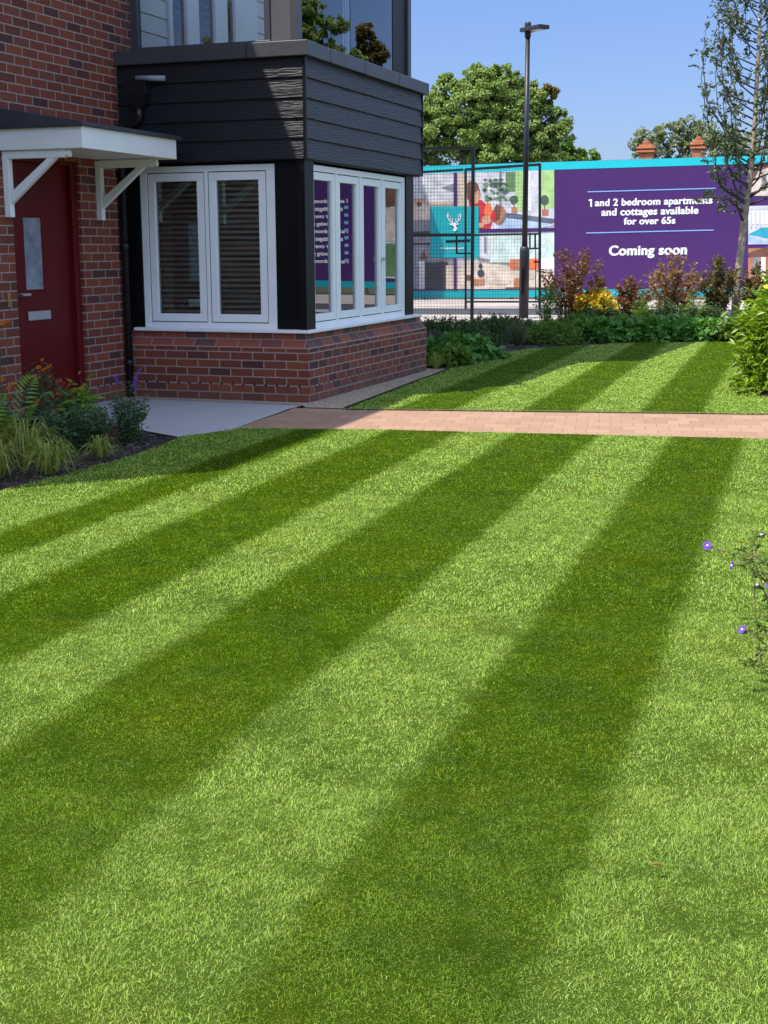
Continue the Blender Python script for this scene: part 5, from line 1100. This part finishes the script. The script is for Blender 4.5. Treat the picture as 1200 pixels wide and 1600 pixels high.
twig_plant('leafy_perennial', 'bushy blue green perennial between the door and the downpipe', 'perennial', G(134, 700), 0.34, 0.24, 50, 36, 0.040, 'bluegreen', 'stem', 0.4, 0.05)
twig_plant('leafy_perennial', 'dark foliage behind the largest golden grass clump', 'perennial', G(96, 704), 0.34, 0.28, 40, 30, 0.045, 'bluegreen', 'stem', 0.4, 0.05)
sv = twig_plant('blue_salvia', 'slim grey green plant with violet flower spikes in front of the downpipe', 'flower', G(204, 690), 0.46, 0.17, 30, 34, 0.038, 'bluegreen', 'stem', 0.38, 0.08)
for (x0, y0, x1, y1) in ((205, 606, 222, 570), (183, 600, 180, 584), (212, 612, 211, 590)):
    d = (sv.location - CAM).dot(FW); a = at(x0, y0, d); b = at(x1, y1, d); n = 46; f = rng.uniform(0, 1, n); C = np.array(a) + (np.array(b) - np.array(a)) * f[:, None] + rng.normal(size=(n, 3)) * 0.006
    V, T = leaves(C, randdir(n), randdir(n), np.full(n, 0.016), np.full(n, 0.010)); tri_mesh('flower_spike', V, T, LM['violet'], sv, sv.location)
    m = MB(); m.tube([sv.location + Vector((0, 0, 0.1)), a, b], [0.003, 0.002, 0.0015], 4, False); part(m, 'flower_stalk', LM['stem'], sv)
twig_plant('rust_leaved_plant', 'sparse brownish stems left of the violet flower spikes', 'plant', G(178, 686), 0.30, 0.12, 12, 12, 0.03, 'copper_green', 'straw', 0.4, 0.2)

# loose bark chips, scattered gravel stones
def chips(name, poly, n, s0, s1, mat, z, label, box):
    x = rng.uniform(box[0], box[1], n); y = rng.uniform(box[2], box[3], n); m = inside(poly, x, y); x, y = x[m], y[m]; n = len(x)
    C = np.stack([x, y, np.full(n, z)], 1); th = rng.uniform(0, 6.283, n); D = np.stack([np.cos(th), np.sin(th), rng.normal(size=n) * 0.3], 1); L = rng.uniform(s0, s1, n)
    V, T = leaves(C, D, rng.normal(size=(n, 3)) * 0.4 + [0, 0, 1], L, L * 0.45, 0.15, 0.1); tag(tri_mesh(name, V, T, mat), label, 'ground cover', kind='stuff')
LM['chip'] = leaf_mat('bark chips', [(0.03, 0.02, 0.016), (0.08, 0.055, 0.045), (0.20, 0.16, 0.14), (0.05, 0.035, 0.03)], 0.0, 0.85)
LM['stone'] = leaf_mat('gravel stones', [(0.40, 0.31, 0.21), (0.64, 0.53, 0.38), (0.78, 0.68, 0.54), (0.50, 0.42, 0.34)], 0.0, 0.85)
chips('bark_chips', [(-1.85, -7), (0.03, -7), (0.04, -4.6), (0.09, -3.4), (0.0, -2.45), (-0.45, -2.2), (-1.85, -2.0)], 9000, 0.02, 0.05, LM['chip'], 0.0, 'dark bark chips covering the left bed', (-1.9, 0.2, -7, -2))
chips('bark_chips', [(-1.9, 3.8), (0.1, 3.76), (0.0, 5.1), (0.08, 6.3), (0.25, 7.1), (0.74, 7.98), (1.5, 8.9), (2.7, 9.55), (6, 10.1), (6, 12), (-1.9, 12)], 9000, 0.03, 0.07, LM['chip'], 0.0, 'dark bark chips covering the far bed', (-1.9, 6, 3.7, 12))
chips('gravel_stones', [(0.01, -0.3), (0.44, -0.3), (0.28, 2.0), (0.16, 3.68), (0.01, 3.68)], 9000, 0.010, 0.020, LM['stone'], 0.008, 'pale stones in the gravel margin round the bay', (0, 0.5, -0.35, 3.7))
for i, (px, py, lb_) in enumerate(((955, 690, 'curled brown fallen leaf on the lawn edge by the path'), (1015, 1352, 'pale dry fallen leaf low on the lawn near the right'), (1152, 848, 'small rust leaf on the grass near the violet flowers'))):
    c = gnd(px, py, 0.035); V, T = leaves([tuple(c)], [(1, 0.3, 0.15)], [(0, 0.2, 1)], [0.035], [0.02]); o = tri_mesh('fallen_leaf', V, T, LM['maple_brown'], None, c); o.location = c; tag(o, lb_, 'leaf')

# ------------------------------------------------------------------ cottage with chimneys behind the hoarding
CD = 52.0
c1 = at(1008, 400, CD); c1.z = 0; c2 = at(1089, 400, CD + 2); c2.z = 0
cot = thing('cottage', 'low cottage hidden behind the hoarding, showing two terracotta chimneys', 'house', ((c1.x + c2.x) / 2, c1.y + 3, 0))
o_ = cot.location
mb = MB(); mb.box(c1.x - 2.5, c2.x + 3, c1.y - 1.5, c1.y + 6, -0.05, 2.3); part(mb, 'wall', M_['brick'], cot)
mb = MB(); mb.prism([(c1.x - 2.8, c1.y - 1.9, 2.3), (c1.x - 2.8, c1.y + 2.2, 4.1), (c1.x - 2.8, c1.y + 6.4, 2.3)], (c2.x - c1.x + 6.1, 0, 0)); part(mb, 'roof', M_['roof'], cot)
M_['terracotta'] = plain('terracotta brick', (0.42, 0.15, 0.065), 0.75, 0.2, 5)
def chimney(px, top, wpx, dist):
    b = at(px, 300, dist); k = dist / F_PX; w_ = wpx * k / 2; zt_ = at(px, top, dist).z; m = MB()
    x, y = b.x, b.y; H_ = [(0.82, 3.0, zt_ - 19 * k), (1.12, zt_ - 19 * k, zt_ - 16 * k), (0.92, zt_ - 16 * k, zt_ - 13.5 * k), (1.15, zt_ - 13.5 * k, zt_ - 10.5 * k), (0.85, zt_ - 10.5 * k, zt_ - 7.5 * k), (0.62, zt_ - 7.5 * k, zt_ - 5.5 * k)]
    for s, a, b_ in H_: m.box(x - w_ * s, x + w_ * s, y - w_ * s, y + w_ * s, a, b_)
    ch = part(m, 'chimney', M_['terracotta'], cot, 0.02)
    m = MB(); m.lathe((x, y, 0), [(w_ * 0.5, zt_ - 5.5 * k), (w_ * 0.52, zt_ - 3 * k), (w_ * 0.40, zt_ - 1.2 * k), (w_ * 0.46, zt_ - 0.6 * k), (w_ * 0.2, zt_)], 16)
    m.v = [tuple(Vector(p) - Vector(o_)) for p in m.v]; m.build('chimney_pot', M_['terracotta'], ch, 0, True)
chimney(1008.5, 219, 25, CD); chimney(1089, 213, 21, CD + 2)

# building across the road to the left, out of sight behind the bay: it shades the end of the hoarding
nh = thing('brick_house', 'tall narrow brick house hidden behind the black clad bay, shading the end of the hoarding', 'house', (-12.6, 22.8, 0))
mb = MB(); mb.box(-16, -9.27, 21.37, 24.2, -0.05, 8.9); part(mb, 'wall', M_['brick'], nh)
mb = MB(); mb.prism([(-9.25, 21.35, 8.9), (-9.25, 21.35, 9.02), (-12.8, 21.35, 10.6), (-16.3, 21.35, 9.02), (-16.3, 21.35, 8.9)], (0, 2.95, 0)); part(mb, 'roof', M_['roof'], nh)
mb = MB(); mb.box(-9.28, -9.2, 22.2, 23.4, 5.0, 6.3); part(mb, 'window', M_['upvc'], nh)

# unseen trees added behind the photographer: they darken what the near bay face mirrors
for i, (x, y, h_, lb_) in enumerate(((-9, -24, 9, 'broad unseen tree added behind the viewpoint, leftmost of three'), (-3.5, -27, 10, 'tall unseen tree added behind the viewpoint, between the other two'), (2.5, -25, 8.5, 'rounded unseen tree added behind the viewpoint, rightmost of three'))):
    tree('deciduous_tree', lb_, (x, y, 0), h_, [((x, y, h_ * .6), (3, 2.6, h_ * .3)), ((x - 2, y, h_ * .4), (2.4, 2, 2)), ((x + 2, y + .5, h_ * .42), (2.4, 2, 2)), ((x, y, h_ * .25), (3, 2, 1.8))], 3500, 0.5, 'mid', 0.25, 2, group='unseen trees added behind the viewpoint')
